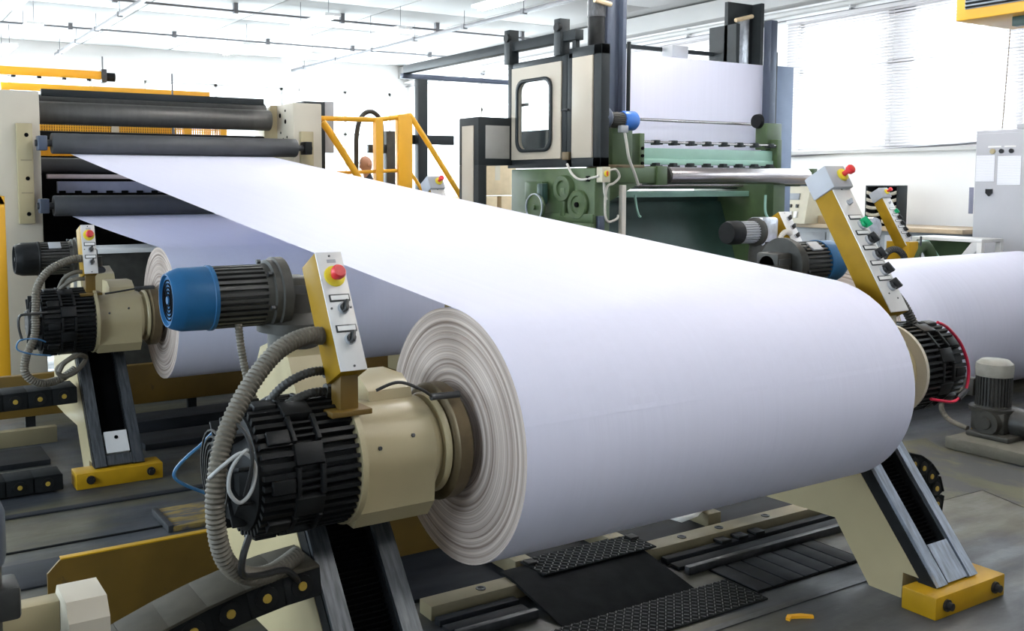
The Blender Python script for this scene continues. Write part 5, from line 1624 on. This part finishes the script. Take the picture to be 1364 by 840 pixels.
for (yy, sgn) in ((7.08, -1), (6.72, 1)):
    MB().obox(Matrix.Translation((11.22, yy, 1.2)) @ Matrix.Rotation(math.radians(38 * sgn), 4, 'X'), .03, .11, .52, .006).build('brace', 'mint' if sgn < 0 else 'panel', t)
bx(11.4, 11.42, 6.75, 7.3, 1.0, 1.41).build('back_board', 'green', t)
t = thing('counter', 'long grey counter with wood top below the window wall', 'counter', (12.6, 9.3, 0))
bx(12.3, 13.2, 7.4, 10.9, 0, 1.44, .006).build('counter_body', 'countergrey', t)
bx(12.22, 13.25, 7.35, 10.95, 1.44, 1.50, .006).build('counter_top', 'countertop', t)
for yy in (8.1, 9.0, 9.9):
    bx(12.285, 12.3, yy - .41, yy + .41, .15, 1.38, .006).build('counter_door', 'cabinet' if yy < 8.5 else 'countergrey', t)
t = thing('control_console', 'beige sloping control console with dark buttons beside the green machine', 'console', (12.3, 10.0, 1.5))
MB().prism([(12.10, 1.50), (12.22, 2.06), (12.50, 2.06), (12.6, 1.50)], 'y', 9.72, 10.45).build('console_body', 'consolebeige', t)
bx(12.20, 12.52, 9.70, 10.47, 2.06, 2.09, .004).build('console_top', 'bluegrey', t)
SL = Matrix.Rotation(math.atan2(.12, .56), 4, 'Y')
for (yy, zz, w, h, m) in ((9.98, 1.90, .20, .10, 'countergrey'), (10.02, 1.76, .05, .05, 'blackplastic'), (9.90, 1.76, .05, .05, 'blackplastic'), (10.0, 1.63, .06, .10, 'whitelabel'), (9.90, 1.63, .06, .10, 'whitelabel'), (10.28, 1.88, .16, .05, 'whitelabel')):
    xx = 12.10 + (zz - 1.50) * .12 / .56
    MB().obox(Matrix.Translation((xx - .005, yy, zz)) @ SL, .02, w, h, .004).build('console_button', m, t)
tag(bx(12.4, 12.8, 9.0, 9.3, 1.50, 1.56, .01).build('paper_stack', 'card', origin=(12.6, 9.15, 1.5)), 'low stack of brown papers on the wood counter top', 'papers')
tag(bx(12.35, 12.62, 9.52, 9.68, 1.50, 1.62, .01).build('small_box', 'card', origin=(12.5, 9.6, 1.5)), 'small brown box on the counter beside the beige console', 'box')
t = thing('tray_rack', 'dark rack of curved pale trays on the counter by the windows', 'rack', (12.55, 8.6, 1.5))
bx(12.36, 12.56, 8.37, 8.40, 1.5, 2.05, .004).build('rack_side', 'anthracite', t)
bx(12.36, 12.56, 8.86, 8.89, 1.5, 2.05, .004).build('rack_side', 'anthracite', t)
bx(12.54, 12.56, 8.40, 8.86, 1.5, 2.05, .004).build('rack_back', 'void', t)
bx(12.36, 12.56, 8.37, 8.89, 2.05, 2.07, .004).build('rack_top', 'anthracite', t)
bx(12.37, 12.56, 8.61, 8.64, 1.5, 2.05, .004).build('rack_divider', 'void', t)
for k in range(5):
    zz = 1.55 + k * .10
    for (y0, y1) in ((8.40, 8.61), (8.64, 8.86)):
        A, B = [], []
        for q in range(7):
            f = q / 6
            dz = -.022 * 4 * f * (1 - f)
            A.append((12.36, y0 + (y1 - y0) * f, zz + .045 + dz))
            B.append((12.36, y0 + (y1 - y0) * f, zz + dz))
        o = MB().sheet(A, B).build('tray', 'cream_pale', t)
        o.modifiers.new('thickness', 'SOLIDIFY').thickness = .02

# yellow unit heater hung in the top right corner
t = thing('unit_heater', 'yellow louvred heater hanging in the top right corner', 'heater', (7.9, 4.0, 3.37))
bx(7.5, 8.3, 2.9, 4.64, 3.37, 4.1, .01).build('casing', 'yellow_clean', t)
lv = bx(7.485, 7.5, 3.0, 4.56, 3.45, 3.62, .003).build('louvre_panel', 'countergrey', t)
for k in range(6):
    MB().obox(Matrix.Translation((7.478, 3.78, 3.462 + k * .03)) @ Matrix.Rotation(.6, 4, 'Y'), .022, 1.54, .004).build('louvre_slat', 'anthracite', lv)
bx(7.47, 7.52, 3.0, 3.06, 3.6, 4.0).build('side_clip', 'anthracite', t)
bx(7.65, 7.72, 2.8, 4.28, 3.30, 3.37, .004).build('support_bar', 'teal', t)
bx(8.1, 8.17, 2.8, 4.28, 3.30, 3.37, .004).build('support_bar', 'teal', t)
MB().cyl((7.68, 4.05, 3.32), (7.75, 3.3, 2.75), .035, 8).build('support_strut', 'teal', t)
for (xx, yy) in ((7.6, 3.1), (8.2, 3.1), (7.6, 4.5), (8.2, 4.5)):
    MB().cyl((xx, yy, 4.09), (xx, yy, ZC), .012, 8).build('hanger_rod', 'conduit', t)
